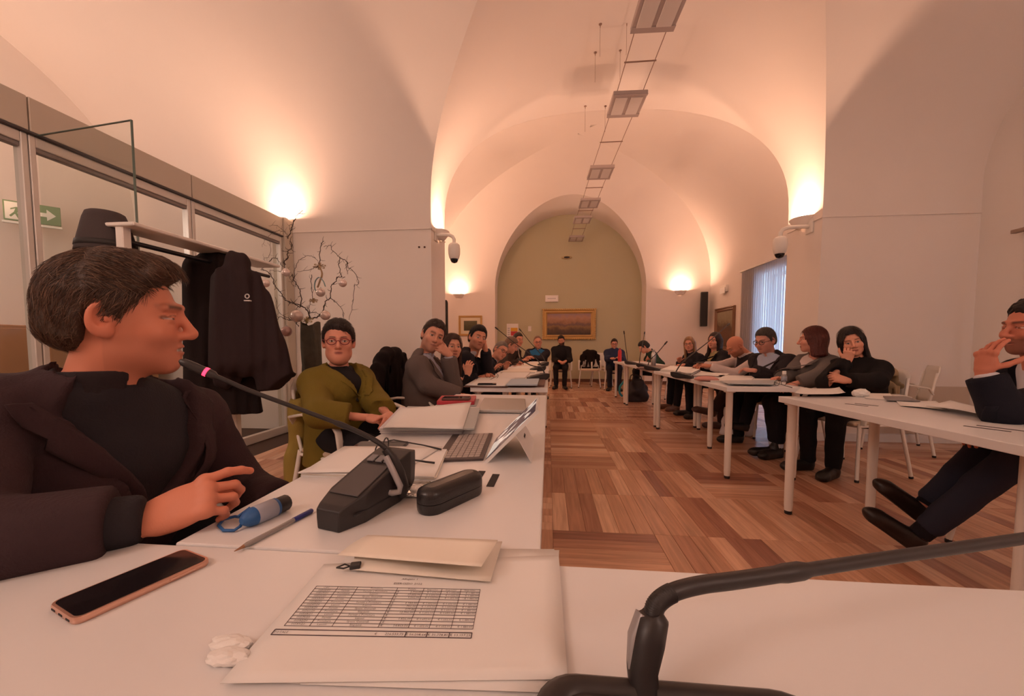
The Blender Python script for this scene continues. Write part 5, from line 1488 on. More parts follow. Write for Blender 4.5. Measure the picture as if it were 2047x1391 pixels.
    # ---- clothes
    def garment(name, color, e, cut=None, sleeves=1, low=0., rr=res, coll=.058, seed=0, wr_=.004, short=None):
        lo, hi = bounds(J, .17); F = Field(lo, hi, rr)
        torso(F, e, 0, low)
        wob(F, wr_, 26, seed+hash(name) % 7 if False else seed)
        X, Y, Z = F.all()
        # neck opening
        F.cap(nb+up*.022, nb+up*.02+(hl((0, -.03, -.12))-nb).normalized()*.25, coll, coll+.02, .006, True)
        X, Y, Z = X-chest.x, Y-chest.y, Z-chest.z
        u = X*rs.x+Y*rs.y+Z*rs.z; v = X*sp.x+Y*sp.y+Z*sp.z; w = X*fr.x+Y*fr.y+Z*fr.z
        if cut:
            vb_, slope, half = cut          # button height on the spine axis, opening slope
            q = np.abs(u)-np.maximum((v-vb_)*slope, 0)-(half if half > 0 else 0)
            q = np.where(v > vb_, q, np.abs(u)-max(half, -.01) if half > 0 else .05)
            band = ss(.075, .055, q)*ss(-.01, .004, q)*(w > .02)*(v > vb_)
            F.f -= (band*.009).astype(np.float32)
            F.f = np.maximum(F.f, np.where(w > .0, -q*.8, -.5)).astype(np.float32)
        if sleeves:
            for n in 'RL':
                sh, el, wr, _, _ = arms[n]
                F.cap(sh, el, .054+e, .046+e*1.2, .03); F.cap(el, el.lerp(wr, sleeves), .046+e*1.2, (.036 if sleeves > .9 else .042)+e*1.1, .02)
        if True: wob(F, wr_*.5, 55, seed+5)
        for n in 'RL':                       # clean cuff ends
            if sleeves:
                sh, el, wr, _, _ = arms[n]; dd = (wr-el).normalized(); e_ = el.lerp(wr, sleeves-.02)
                P = ((X+chest.x-e_.x)*dd.x+(Y+chest.y-e_.y)*dd.y+(Z+chest.z-e_.z)*dd.z)
                D2 = (X+chest.x-wr.x)**2+(Y+chest.y-wr.y)**2+(Z+chest.z-wr.z)**2
                F.f = np.where((D2 < .12**2), np.maximum(F.f, P), F.f).astype(np.float32)
        V, Q = F.mesh(); V = relax(V, Q, 2, .5)
        m = color if not isinstance(color, str) else cloth_mat(color)
        if cut and name == 'jacket' and rr < .017:
            ch_ = np.array(chest); U_ = (V-ch_)@np.array(rs); V_ = (V-ch_)@np.array(sp); W3 = (V-ch_)@np.array(fr)
            fm = W3 > .0; pu, pv_, pw = U_[fm], V_[fm], W3[fm]; vb_, slope, half = cut
            vt = float((nb-chest).dot(sp))+.012
            for s_ in (-1, 1):
                rows = []
                for i in range(15):
                    q = i/14; v = vb_+.01+(vt-vb_-.01)*q; ue = (v-vb_)*slope+half
                    wd = .058*min(1, q*1.5)**.8 if q < .72 else (.040 if q < .80 else .05*(1-(q-.8)*1.5))
                    row = []
                    for j in range(6):
                        u = s_*(ue+.004+wd*j/5); k_ = np.argsort((pu-u)**2+(pv_-v)**2)[:3]
                        row.append(chest+rs*u+sp*v+fr*(float(pw[k_].max())+.0045-.002*(j == 0)))
                    rows.append(row)
                lb_ = MB().grid(rows if s_ > 0 else [r_[::-1] for r_ in rows], thick=tuple(fr*.003)); lb_.build('lapel', m, t, org)
        return np_mesh(name, [(V, Q, None)], m, t, org)
    for i, g in enumerate(o.get('tops', [('jacket', '#2b2730', .016, (-.12, .5, 0), 1)])):
        nm, col_, e, cut, sl = g[:5]; kw = g[5] if len(g) > 5 else {}
        garment(nm, col_, e, cut, sl, seed=i*3+len(label) % 11, **kw)
    if o.get('collar'):
        F = Field(np.array(nb)-.14, np.array(nb)+.14, .005)
        c0 = nb-sp*.005-f*.004; c1 = nb+(hl((0, -.03, -.12))-nb).normalized()*.05
        F.cap(c0, c1, .074, .066, .004); F.cap(c0-sp*.03, c1+up*.06, .067, .059, .004, True)
        X, Y, Z = F.all(); u = (X-nb.x)*rs.x+(Y-nb.y)*rs.y; w = (X-nb.x)*f.x+(Y-nb.y)*f.y
        F.f = np.maximum(F.f, np.where(w > 0, .012-np.abs(u)+np.clip((c1.z-Z), -.02, .06)*.0-.0, -.5)+0*Z).astype(np.float32)
        F.f = np.maximum(F.f, (Z-(c1.z+.004+.0*X))).astype(np.float32); F.f = np.maximum(F.f, (nb.z-.05-Z)).astype(np.float32)
        V, Q = F.mesh()
        if len(V): np_mesh('collar', [(V, Q, None)], cloth_mat(o['collar']), t, org)
    lo, hi = bounds([pv]+[p for n in 'RL' for p in legs[n]], .15); F = Field(lo, hi, max(res, .012))
    F.ecap(pv-up*.03, pv+sp*.06, r, (.165*bulk, .12*bulk), (.158*bulk, .118*bulk), .04)
    lc = o.get('crop', .97)
    for n in 'RL':
        h, k_, a = legs[n]
        F.cap(h, k_, .095, .070, .04); F.cap(k_, k_.lerp(a, lc), .068, .056, .03)
    wob(F, .004, 24, 5); V, Q = F.mesh()
    np_mesh('trousers', [(V, Q, None)], cloth_mat(o.get('legs', '#1d1c22')), t, org)
    for s, n in ((1, 'R'), (-1, 'L')):
        h, k_, a = legs[n]; fd = Vector(o.get('fd'+n, f+r*(.25*s))); fn = Vector(o.get('fn'+n, up))
        V, Q = shoe_geo(o.get('shoe', 'shoe')); M = frame(fd, fn)
        np_mesh('shoe', [((V+np.array((0, .03, -.088))) @ M.T+np.array(a), Q, None)], mat('shoe_'+o.get('shoec', '#15110f').strip('#'), o.get('shoec', '#15110f'), .42), t, org)
        if o.get('sock'): 
            np_mesh('sock', [tube_np(k_.lerp(a, lc-.06), a, .047, .044)], cloth_mat(o['sock']), t, org)
    if o.get('glasses'):
        b = MB(); w = o.get('w', 1.)
        for s in (-1, 1):
            b.tube([hl((s*.0335*w+.025*math.cos(a), .105-.006*abs(math.cos(a)) if s*math.cos(a) > 0 else .107, .004+.0185*math.sin(a))) for a in np.linspace(0, 2*math.pi, 15)], o.get('grim', .0020), 6)
            b.tube([hl(q) for q in ((s*.059*w, .099, .010), (s*.074*w, .075, .012), (s*.084*w, .0, .012), (s*.086*w, -.02, .002), (s*.083*w, -.03, -.012))], .0021, 6)
        b.tube([hl(q) for q in ((-.010, .107, .007), (0, .111, .010), (.010, .107, .007))], .002, 6)
        b.build('spectacles', mat('frame_'+o['glasses'].strip('#'), o['glasses'], .35), t, org)
    if o.get('button'):
        for dv in (0, .11)[:o['button']]:
            q = chest+sp*(o.get('bv', -.1)-dv)+fr*(.155*bulk+.0)
            M = Matrix(((r.x, sp.x, fr.x, q.x-org[0]), (r.y, sp.y, fr.y, q.y-org[1]), (r.z, sp.z, fr.z, q.z), (0, 0, 0, 1)))
            MB().lathe([(.013, 0), (.014, .003), (.011, .005), (.009, .004)], 14, M).build('button', M_black, t)
    return t, dict(hl=hl, HM=HM, head=head, arms=arms, chest=chest, sp=sp, fr=fr, r=r, f=f, nb=nb, org=org, pv=pv)
def strands(t, V, Q, M, head, org, comb, n, mats, ln=(.018, .034), lift=.0012, w=.00045, seed=0, keep=None):
    """locks of hair lying on the hair surface, combed along comb(p) in head space"""
    r = np.random.RandomState(seed)
    fc = V[Q].mean(1); nr = np.cross(V[Q[:, 1]]-V[Q[:, 0]], V[Q[:, 3]]-V[Q[:, 0]]); nr /= np.linalg.norm(nr, axis=1)[:, None]+1e-9
    rad = fc-np.array((0, -.016, .01)); 
    if (nr*rad).sum() < 0: nr = -nr
    ok = (nr*rad).sum(1) > .02
    if keep is not None: ok &= keep(fc)
    ids = np.nonzero(ok)[0]; pick = ids[r.randint(0, len(ids), n)]
    per = [[] for _ in mats]
    for k, f_ in enumerate(pick):
        p = fc[f_]; N_ = nr[f_]; d = np.array(comb(p), float)+r.normal(size=3)*.22; d -= N_*(d@N_); d /= np.linalg.norm(d)+1e-9
        L = r.uniform(*ln); pts = []
        cen = np.array((0, -.016, .02)); R0 = np.linalg.norm(p-cen); drop = r.uniform(.0, .002)
        for q in (0, .35, .7, 1):
            x = p+d*L*q; v = x-cen; x = cen+v/np.linalg.norm(v)*(R0+lift*(1+.8*math.sin(q*3.1))-drop*q+(np.linalg.norm(v)-R0)*.35); pts.append(x)
        s_ = np.cross(d, N_); per[k % len(mats)].append((pts, s_, N_))
    for i, L_ in enumerate(per):
        Vs, Qs = [], []
        for pts, s_, N_ in L_:
            o = len(Vs)
            for x, ww in zip(pts, (.6, 1, .9, .15)):
                Vs += [x-s_*w*ww, x+N_*w*.9*ww, x+s_*w*ww]
            for j in range(3):
                for a_, b_ in ((0, 1), (1, 2), (2, 0)): Qs.append((o+3*j+a_, o+3*j+b_, o+3*j+3+b_, o+3*j+3+a_))
        ob = np_mesh('hair_strands', [(np.array(Vs) @ M.T+np.array(head), np.array(Qs), None)], mats[i], t, org); ob['kind'] = 'stuff'
def tube_np(a, b, ra, rb, n=14):
    a, b = Vector(a), Vector(b); d = (b-a).to_track_quat('Z', 'Y').to_matrix(); L = (b-a).length
    V = [a+d @ Vector((r*math.cos(2*math.pi*k/n), r*math.sin(2*math.pi*k/n), z)) for r, z in ((ra, 0), ((ra+rb)/2, L/2), (rb, L)) for k in range(n)]
    Q = [(i*n+k, i*n+(k+1) % n, (i+1)*n+(k+1) % n, (i+1)*n+k) for i in range(2) for k in range(n)]
    return np.array([tuple(v) for v in V]), np.array(Q), None
# ------------------------------------------------------------------ coat rack with coats, hat; twig tree with baubles
XR_ = -2.0
rk = thing('coat_rack', 'white coat rack with hat shelf behind the dark haired man', 'coat rack', (XR_, 2.0, 0))
zs = at(300, 470, X=XR_).z
for y in (-.33, .28):
    MB().rbox((-.02, y-.02, 0), (.02, y+.02, zs+.02), .004, 1).build('post', M_leg, rk); MB().rbox((-.25, y-.022, 0), (.25, y+.022, .03), .004, 1).build('foot_bar', M_leg, rk)
MB().rbox((-.09, -.36, zs), (.09, .62, zs+.018), .004, 1).build('hat_shelf', M_leg, rk)
MB().tube([(0, -.34, zs-.06), (0, .62, zs-.06)], .012, 10).build('hanging_rail', M_black, rk)
def coat(label, prims, cutz, color, sub=(), seed=0, res=.011, wb=.008):
    pts = [at(*p[0], d=p[1]) for pr in prims for p in (pr[0], pr[1])]
    c = sum(pts, Vector())/len(pts)
    lo = np.min([tuple(p) for p in pts], 0)-.22; hi = np.max([tuple(p) for p in pts], 0)+.22
    F = Field(lo, hi, res)
    for (p0, d0), (p1, d1), u, ra, rb in prims: F.ecap(at(*p0, d=d0), at(*p1, d=d1), u, ra, rb, .03)
    X, Y, Z = F.all()
    an = X*14+Y*17
    F.f += (wb*np.sin(an*2.2+Z*2+seed)+wb*.6*np.sin(an*4.7-Z*5+seed)).astype(np.float32)
    for (pa, da), (pb, db) in cutz:      # keep what lies above the line seen between the two points
        a, b = at(*pa, d=da), at(*pb, d=db); n = (b-a).cross(FW).normalized()
        if n.z < 0: n = -n
        F.f = np.maximum(F.f, -((X-a.x)*n.x+(Y-a.y)*n.y+(Z-a.z)*n.z)).astype(np.float32)
    V, Q = F.mesh()
    t = thing('coat', label, 'coat', (c.x, c.y, float(V[:, 2].min())))
    np_mesh('cloth', [(V, Q, None)], color, t, tuple(t.location)); return t
D = 2.36; u_ = RT
M_coat1 = mat('coat_black', (.016, .0105, .0105), .9, bump=.2, bscale=120, spec=.15); M_coat2 = mat('coat_plum_black', (.028, .0175, .019), .8, bump=.12, bscale=160, spec=.15)
ct = coat('black coat hanging on the rack, the left and lower of the pair', [(((405, 540), D), ((420, 860), D), u_, (.10, .09), (.17, .10)), (((445, 545), D), ((475, 860), D), u_, (.10, .09), (.16, .10)), (((408, 520), D), ((450, 520), D), u_, (.05, .05), (.05, .05))],
     [(((380, 822), D), ((520, 826), D))], M_coat1, seed=1)
cb = coat('plum black jacket with a small ring emblem hanging on the rack', [(((470, 545), D-.14), ((490, 720), D-.14), u_, (.10, .07), (.215, .09)), (((490, 560), D-.14), ((580, 830), D-.12), u_, (.08, .06), (.13, .07)), (((466, 522), D-.14), ((486, 524), D-.14), u_, (.05, .05), (.05, .05)), (((440, 560), D-.12), ((455, 760), D-.12), u_, (.04, .04), (.06, .05))],
     [(((600, 735), D-.15), ((540, 780), D-.15)), (((600, 775), D-.15), ((420, 792), D-.15))], M_coat2, seed=4)
q = at(494, 592, d=D-.30)-cb.location
Mq = Matrix.Translation(q) @ FW.to_track_quat('Z', 'Y').to_matrix().to_4x4()
MB().tube([Mq @ Vector((.011*math.cos(a), .011*math.sin(a), 0)) for a in np.linspace(0, 2*math.pi, 15)], .0028, 6).build('ring_emblem', mat('emblem_white', (.7, .68, .68), .5), cb)
MB().box((-.016, -.026, -.003), (.016, -.021, .012), Mq).build('emblem_word', mat('emblem_white', None), cb)
h = at(215, 500, d=1.86)
ht = thing('hat', 'dark grey tall crowned hat above the dark haired man', 'hat', tuple(h))
k = 1.86/770
MB().lathe([(.001, 74*k), (24*k, 74*k), (29*k, 71*k), (33*k, 60*k), (42*k, 20*k), (46*k, 0), (47*k, -6*k), (40*k, -6*k), (.001, -4*k)], 28).build('crown', mat('hat_felt', (.055, .042, .042), .95, bump=.2, bscale=120), ht)
MB().lathe([(44.5*k, 3*k), (46.5*k, 3.5*k), (45*k, 14*k), (43*k, 14*k)], 28).build('band', mat('hat_band', (.02, .016, .016), .7), ht)
# twig tree
DT = 3.15
g = at(622, 700, d=DT)
tr = thing('twig_tree', 'bare corkscrew twig tree in a tall dark trunk vase in the corner', 'tree', (g.x, g.y, 0))
M_twig = mat('twig_bark', (.04, .024, .02), .8); M_vase = mat('vase_bark', (.075, .068, .052), .9, bump=.8, bscale=25, var=.4, vscale=18)
b = MB(); rows = []
for i in range(14):
    z = 1.24*i/13; cx = at(626-.0*i, 700, d=DT).x-g.x
    rows.append([Vector((.012*math.sin(3*z)+(.072+.012*math.sin(5*a+4*z)+.006*math.sin(11*a-9*z))*math.cos(a)*(1.15-.2*z), (.072+.012*math.sin(5*a+4*z))*math.sin(a), z+(.02*math.sin(2*a+1) if i == 13 else 0))) for a in np.linspace(0, 2*math.pi, 20)])
b.grid(rows); b.build('trunk', M_vase, tr)
Z2 = lambda x, y: (480+x/4.636, 400+y/4.636)
tw = [  # polylines in the second close-up's pixels, thickness
 ([(600, 1180), (640, 1070), (600, 1000), (530, 965), (440, 935), (415, 925)], 9), ([(415, 915), (370, 850), (320, 790), (300, 720), (250, 660), (205, 640), (240, 600), (300, 540), (345, 540)], 7),
 ([(440, 935), (500, 960), (560, 985), (560, 860), (530, 790), (500, 740), (480, 680)], 7), ([(490, 760), (510, 640), (545, 560), (630, 515), (700, 540), (735, 600)], 4),
 ([(735, 600), (740, 480), (755, 400), (775, 382)], 6), ([(735, 600), (660, 640), (530, 665)], 4), ([(660, 690), (660, 800), (670, 900), (640, 980), (640, 1060)], 5),
 ([(640, 1100), (720, 1080), (770, 1020), (790, 940), (835, 905), (845, 800), (890, 750), (900, 715), (970, 715)], 9), ([(940, 710), (915, 600), (920, 530), (850, 460), (840, 420), (780, 430)], 5),
 ([(920, 530), (990, 570), (1000, 620), (1060, 670), (1100, 770), (1060, 800), (1045, 950), (1010, 1110)], 5), ([(835, 905), (890, 950), (950, 1020), (962, 1100)], 5), ([(990, 570), (985, 620), (1000, 690)], 5),
 ([(420, 600), (405, 570), (440, 540), (440, 480), (470, 450), (480, 410), (460, 375)], 8), ([(440, 480), (385, 470)], 4), ([(440, 355), (470, 290), (490, 220), (520, 150), (580, 95)], 6), ([(440, 355), (420, 300), (360, 285), (300, 300), (260, 340)], 3), ([(490, 220), (455, 240), (470, 300)], 3),
 ([(545, 125), (600, 128)], 3), ([(420, 300), (340, 235), (265, 240)], 3), ([(540, 1170), (510, 1120), (440, 1110), (370, 1080), (340, 1120)], 6), ([(520, 1130), (400, 1070), (350, 1020), (330, 900)], 4),
 ([(345, 540), (380, 600), (430, 640), (380, 660), (280, 650)], 4), ([(240, 600), (225, 540), (270, 520), (280, 400), (230, 370), (205, 430)], 3), ([(640, 1070), (640, 980)], 6), ([(790, 1100), (700, 1040), (640, 1050)], 4), ([(405, 570), (430, 660), (470, 740), (490, 800)], 4)]
for i, (pl, w_) in enumerate(tw):
    dd = DT+.22*math.sin(i*2.1)*(0 if i in (0,) else 1)
    P = spline([at(*Z2(*p), d=DT+(dd-DT)*min(1, .25+.25*j))-tr.location for j, p in enumerate(pl)], 5)
    w0 = w_/4.636*DT/770*.66
    P = [p+Vector((math.sin(j*1.9+i), math.cos(j*1.3+i), math.sin(j*2.7))) * .0035 for j, p in enumerate(P)]
    tg = MB().tube(P, [w0*(1-.45*j/len(P)) for j in range(len(P))], 6).build('twig', M_twig, tr)
    sb = MB()
    for j in range(2, len(P)-1, 3):
        d_ = Vector((math.sin(j*5.1+i), .3*math.cos(j), math.cos(j*3.3+i))).normalized()
        sb.tube([P[j], P[j]+d_*.025, P[j]+d_*.04+Vector((.01, 0, .006))], [w0*.5, w0*.4, w0*.2], 5)
    if sb.v: sb.build('shoot', M_twig, tg)
M_baub = mat('bauble_pearl', (.72, .60, .56), .16, .35, coat=.5)
bl_ = [((425, 670), 36, 'pearly bauble hanging at the upper left of the twig tree'), ((745, 855), 40, 'pearly bauble under the blue ribbon on the twig tree'), ((950, 768), 36, 'pearly bauble at the right of the twig tree'), ((525, 1075), 54, 'largest pearly bauble, low on the left of the twig tree trunk'),
       ((790, 1068), 44, 'pearly bauble right beside the trunk, above the woman in green'), ((236, 770), 36, 'pearly bauble half hidden behind the hanging jacket'), ((430, 1215), 46, 'dusky pink bauble hanging lowest, left of the trunk')]
for i, (p, r_, lb) in enumerate(bl_):
    q = at(*Z2(*p), d=DT-.06+.05*math.sin(i*2)); R_ = r_/4.636*DT/770
    t = thing('bauble', lb, 'bauble', tuple(q), 0, 'tree baubles')
    MB().lathe([(R_*math.sin(a), -R_*math.cos(a)) for a in np.linspace(.02, math.pi-.02, 16)], 22).build('ball', M_baub if i < 6 else mat('bauble_pink', (.5, .32, .30), .25, .3), t)
    MB().lathe([(R_*.2, R_*.96), (R_*.22, R_*1.12), (R_*.05, R_*1.14)], 10).build('cap', M_silver, t)
    MB().tube([(0, 0, R_*1.12), (.003, 0, R_*1.12+.05)], .0009, 5).build('thread', M_paper2, t)
def bow(name, lab, px, m, s, tail=0):
    q = at(*Z2(*px), d=DT-.05); t = thing(name, lab, 'ribbon', tuple(q)); b = MB()
    for k in range(6):
        a = k*1.05+.2; P = [Vector((0, 0, 0)), RT*(s*math.cos(a))+Vector((0, 0, s*.55*math.sin(a)))+FW*(.3*s*math.sin(3*a)), RT*(s*.9*math.cos(a+.45))+Vector((0, 0, s*.5*math.sin(a+.45))), Vector((0, 0, 0))]
        b.tube(spline(P, 5), .006, 6, flat=(1.3, .25, (0, 1, 0)))
    b.build('loops', m, t)
    if tail: MB().tube(spline([(0, 0, 0), RT*.02+Vector((0, 0, -.06)), RT*.0+Vector((0, 0, -.12)), RT*-.02+Vector((0, 0, -.17))], 5), .009, 6, flat=(1.5, .2, (0, 1, 0))).build('tail', m, t)
M_jute = mat('ribbon_beige', (.50, .36, .22), .8)
bow('ribbon_bow', 'beige mesh ribbon bow at the top middle of the twig tree', (735, 612), M_jute, .045, 1)
bow('ribbon_bow', 'small beige ribbon knot at the middle of the twig tree', (680, 930), M_jute, .03)
bow('ribbon_bow', 'gold ribbon bow tied at the top of the trunk', (620, 1110), mat('ribbon_gold', (.55, .42, .18), .6), .045)
t = thing('blue_ribbon', 'pale blue ribbon loop hanging on the twig tree', 'ribbon', tuple(at(*Z2(735, 715), d=DT-.07)))
o_ = t.location
MB().tube(spline([at(*Z2(*p), d=DT-.07)-o_ for p in ((790, 800), (770, 750), (735, 715), (700, 745), (690, 800), (700, 840))], 6), .006, 6, flat=(1.4, .3, (0, 1, 0))).build('loop', mat('ribbon_blue', (.20, .34, .38), .7), t)
# ------------------------------------------------------------------ people
SK = '#c48a72'
up = Vector((0, 0, 1))
def W_(x, y, d): return at(x, y, d=d)
# the man in black, front left
hd1 = W_(246, 636, .82)
shR, shL = W_(-40, 842, .70), W_(385, 838, 1.06)
wr1 = W_(303, 1036, .655); el1 = W_(-110, 1100, .54)
person('man in profile with greying brown hair and black jacket, hand raised at the near table', (-1.13, .84), 84, hd1, 54, 3, 3, dict(
    skin='#c47d64', hair='#44332a', hk='short', hvol=.013, lock=.0026, nose=.88, mouth=.0042, beard=.12, eye=.36, nb=(hd1.x-.048, hd1.y-.018, hd1.z-.160), shR=shR, shL=shL, elR=el1, wrR=wr1,
    line=[(-.2, -.075), (-.055, -.070), (-.04, -.045), (-.032, .012), (-.02, .028), (-.01, .024), (-.004, -.012), (.018, -.014), (.024, .012), (.040, .030), (.052, .058), (.07, .078), (.2, .080)],
    puffs=[((0, .06, .098), (.066, .035, .03), .02), ((0, .02, .118), (.06, .06, .025), .02)],
    hdR=RT*.82+FW*.44+up*.34, hnR=-FW*.80+up*.55-RT*.1, cuR=((.15, .45, .35), (.55, 1.0, .7), (.65, 1.1, .8), (.7, 1.1, .8)), thR=(.35, .8, -.75), hsc=1.02, handres=.0026, strands=9000, scol=('#523a2e', '#654838', '#7d6250', '#40302a'), comb=lambda p: (.25*math.copysign(1, p[0])-.1, .9 if p[2] > .06 and p[1] > -.04 else -.45, -.2 if p[2] > .06 else -.8),
    wrL=(-.72, .98, .62), hintL=(0, .6, -1), bulk=1.04, seat=.53,
    tops=[('shirt', '#2b282d', .004, None, .985, dict(coll=.060, rr=.010)), ('jacket', '#3a2a2e', .018, (-.13, .42, .012), .80, dict(rr=.008, wr_=.006, coll=.068))], collar='#2c2528', legs='#19181d'), res=.012, hres=.0028)
# the woman in green
p = W_(677, 683, 2.36)
lapc = W_(757, 838, 2.02)
T_, I_ = person('woman with short dark hair and red spectacles in an olive green jacket', (p.x+.0, p.y-.02), 118, p, 152, 2, 0, dict(fem=1, hs=1.0, w=1.06, chub=1.2, jaw=1.1, skin='#c88b76', hair='#2b211f', hk='short', hvol=.018, part=.22, glasses='#7a1e2c', grim=.0026, bulk=1.14, sw=.155,
    line=[(-.2, -.07), (-.045, -.06), (-.03, -.035), (-.022, .005), (0, -.025), (.016, -.022), (.026, .01), (.04, .045), (.06, .066), (.085, .073), (.2, .073)],
    nb=(p.x-.02, p.y+.02, p.z-.19), wrR=lapc+Vector((-.07, .04, .0)), wrL=lapc+Vector((.03, .07, .005)), hdR=(1, -.15, -.1), hdL=(.4, -1, -.25), hnR=(.1, -.3, 1), hnL=(.6, .1, .8), elR=W_(640, 835, 2.02)+Vector((0, 0, .02)), cuR=(.5, .6, .6, .6), cuL=(.45, .5, .55, .6),
    tops=[('blouse', '#1d1a1d', .008, None, .3), ('jacket', '#6f5f22', .026, (-.05, .45, 0), .62, dict(low=.13, coll=.072, rr=.011))], button=1, bv=-.06, legs='#1c1a1f'), res=.012, hres=.0042)
# man in the grey jacket
p = W_(866, 672, 2.98)
person('man in a grey jacket and pale blue shirt resting his cheek on his hand', (p.x-.10, p.y-.02), 84, p, 150, 6, -20, dict(skin='#c08a74', hair='#3a2b24', nb=(p.x-.075, p.y-.02, p.z-.175), beard=.22,
    wrL=W_(896, 706, 2.98), elL=W_(905, 772, 3.05), hdL=W_(866, 684, 2.90)-W_(896, 706, 2.98), hnL=(.8, -.4, .1), cuL=(.25, .3, .4, .45), wrR=W_(925, 792, 2.85), elR=W_(855, 770, 2.76), hdR=(.9, .1, -.1), bulk=1.12, sw=.195,
    tops=[('shirt', '#a9a8b8', .004, None, .93), ('jacket', '#5f5350', .020, (-.16, .42, .01), .90, dict(rr=.012))], collar='#b4b3c2', legs='#2a262b'), res=.014, hres=.005)
p = W_(905, 694, 3.55)
person('woman with long brown hair and crossed arms in a black top', (p.x-.16, p.y), 92, p, 150, 0, -3, dict(fem=1, skin='#cf957c', hair='#3a2219', hk='long', wrR=W_(935, 747, 3.4), wrL=W_(918, 758, 3.45), hdR=(.1, .3, 1), hdL=(-.4, -.9, .0), nb=(p.x-.06, p.y, p.z-.175), tops=[('jumper', '#171316', .012, None, .95)]), hres=.005)
p = W_(955, 676, 3.98)
person('dark haired man in a dark suit leaning on his hand behind the long haired woman', (p.x-.26, p.y), 80, p, 148, 4, -14, dict(skin='#bd8168', hair='#1c1614', hvol=.018, beard=.25, nb=(p.x-.10, p.y-.01, p.z-.17), wrL=W_(970, 697, 3.98), elL=W_(975, 745, 4.15), hdL=up-RT*.3, wrR=W_(960, 755, 3.75),
    tops=[('shirt', '#b9b4bd', .004, None, .93), ('jacket', '#221f27', .02, (-.14, .4, .01), .95)], collar='#b9b4bd'), hres=.0055)
p = W_(1001, 701, 5.1)
person('man with spectacles in a navy jumper leaning far over the table', (p.x-.42, p.y), 80, p, 140, 12, -26, dict(skin='#c08770', hair='#6d625a', hvol=.008, glasses='#201818', nb=(p.x-.13, p.y, p.z-.14), wrR=W_(985, 742, 4.8), wrL=W_(1010, 735, 5.1), tops=[('jumper', '#1b1d28', .016, None, .95)], collar='#aeb2c0'), hres=.006)
p = W_(1022, 690, 6.2)
person('grey haired person bowed forward behind the man with spectacles', (p.x-.36, p.y), 85, p, 95, 30, 0, dict(skin='#b88470', hair='#6e5648', hvol=.014, nb=(p.x-.14, p.y, p.z-.14), wrR=W_(1025, 735, 5.9), wrL=W_(1035, 730, 6.2), tops=[('jacket', '#4e433e', .02, None, .95)]), hres=.007)
p = W_(1036, 679, 7.1)
person('man in a brown suit and pale shirt beyond the grey haired person', (p.x-.22, p.y), 95, p, 142, 8, -4, dict(skin='#bb846c', hair='#2c211d', nb=(p.x-.06, p.y, p.z-.18), wrR=W_(1040, 722, 6.8), wrL=W_(1052, 720, 7.1), tops=[('shirt', '#a89c98', .004, None, .9), ('jacket', '#352824', .022, (-.16, .4, .015), .95)], collar='#a89c98'), hres=.007)
p = W_(1075, 684, 7.95)
hc_ = W_(1057, 715, 7.55)
person('man in bright blue shirt and dark jacket, hands folded, at the head of the table', (p.x-.0, p.y+.18), 176, p, 172, 6, 4, dict(skin='#c08a74', hair='#7a5a48', hvol=.007, glasses='#5a3a30', line=[(-.2, -.06), (-.04, -.05), (-.02, .01), (.0, .0), (.03, .06), (.06, .1), (.2, .1)], wrR=hc_+Vector((-.04, .06, 0)), wrL=hc_+Vector((.08, .06, 0)), hdR=(.6, -.5, .2), hdL=(-.6, -.5, .2), bulk=1.1, tops=[('shirt', '#2a6a9a', .006, None, .9), ('jacket', '#27222a', .022, (-.22, .5, .03), .95)]), hres=.007)
p = W_(1122, 681, 9.75)
person('bearded man in a black jumper sitting alone by the olive wall', (p.x, p.y+.05), 184, p, 186, 14, 8, dict(skin='#b9856e', hair='#1f1816', beard=.9, hvol=.018, seat=.54, wrR=Vector((p.x-.06, p.y-.34, .68)), wrL=Vector((p.x+.10, p.y-.34, .68)), hdR=(.6, -.8, -.3), hdL=(-.6, -.8, -.3), nb=(p.x, p.y+.02, p.z-.17), tops=[('jumper', '#191619', .018, None, .95)], collar='#a9a4ac', legs='#17151a'), hres=.007)
p = W_(1228, 687, 9.3)
person('young person in a blue padded jacket behind the red bottle', (p.x+.02, p.y+.12), 188, p, 186, 12, 0, dict(skin='#c08a76', hair='#2a1d19', glasses='#2a2020', hs=.93, sw=.16, wrR=W_(1222, 716, 8.9), wrL=W_(1240, 716, 8.9), tops=[('jacket', '#2c3350', .03, None, .95)], legs='#22222c'), hres=.007)
p = W_(1287, 694, 7.9)
person('person with short black hair in a dark green jumper bent over the table', (p.x+.32, p.y+.1), -82, p, -85, 38, 0, dict(skin='#c28e78', hair='#120f11', hvol=.02, fem=1, hk='short', nb=(p.x+.14, p.y+.02, p.z-.11), wrR=W_(1296, 722, 7.9), wrL=W_(1290, 724, 7.7), elL=W_(1322, 728, 7.6), tops=[('jumper', '#22362d', .018, None, .95)], shoec='#b0a8a0'), hres=.007)
p = W_(1378, 688, 6.35)
person('fair haired woman with spectacles in a black cardigan with crossed arms', (p.x+.2, p.y+.06), -105, p, -150, 2, 6, dict(fem=1, skin='#c48c76', hair='#8c6a4a', hk='long', glasses='#4a2a26', nb=(p.x+.06, p.y+.02, p.z-.18), wrR=W_(1358, 722, 6.3), wrL=W_(1366, 729, 6.12), hdL=(-.8, -.2, -.1), tops=[('cardigan', '#1a1820', .016, None, .95)], legf=.05, shoec='#6a4a3a'), hres=.006)
p = W_(1428, 681, 5.65)
person('woman with long dark hair in a black jacket beside the dark painting', (p.x+.14, p.y+.06), -100, p, -128, 4, -6, dict(fem=1, skin='#c8907a', hair='#241614', hk='long', nb=(p.x+.05, p.y+.02, p.z-.18), wrR=W_(1400, 728, 5.5), wrL=W_(1405, 732, 5.3), tops=[('blouse', '#a09068', .006, None, .3), ('jacket', '#17151a', .02, (-.18, .22, .02), .95)]), hres=.006)
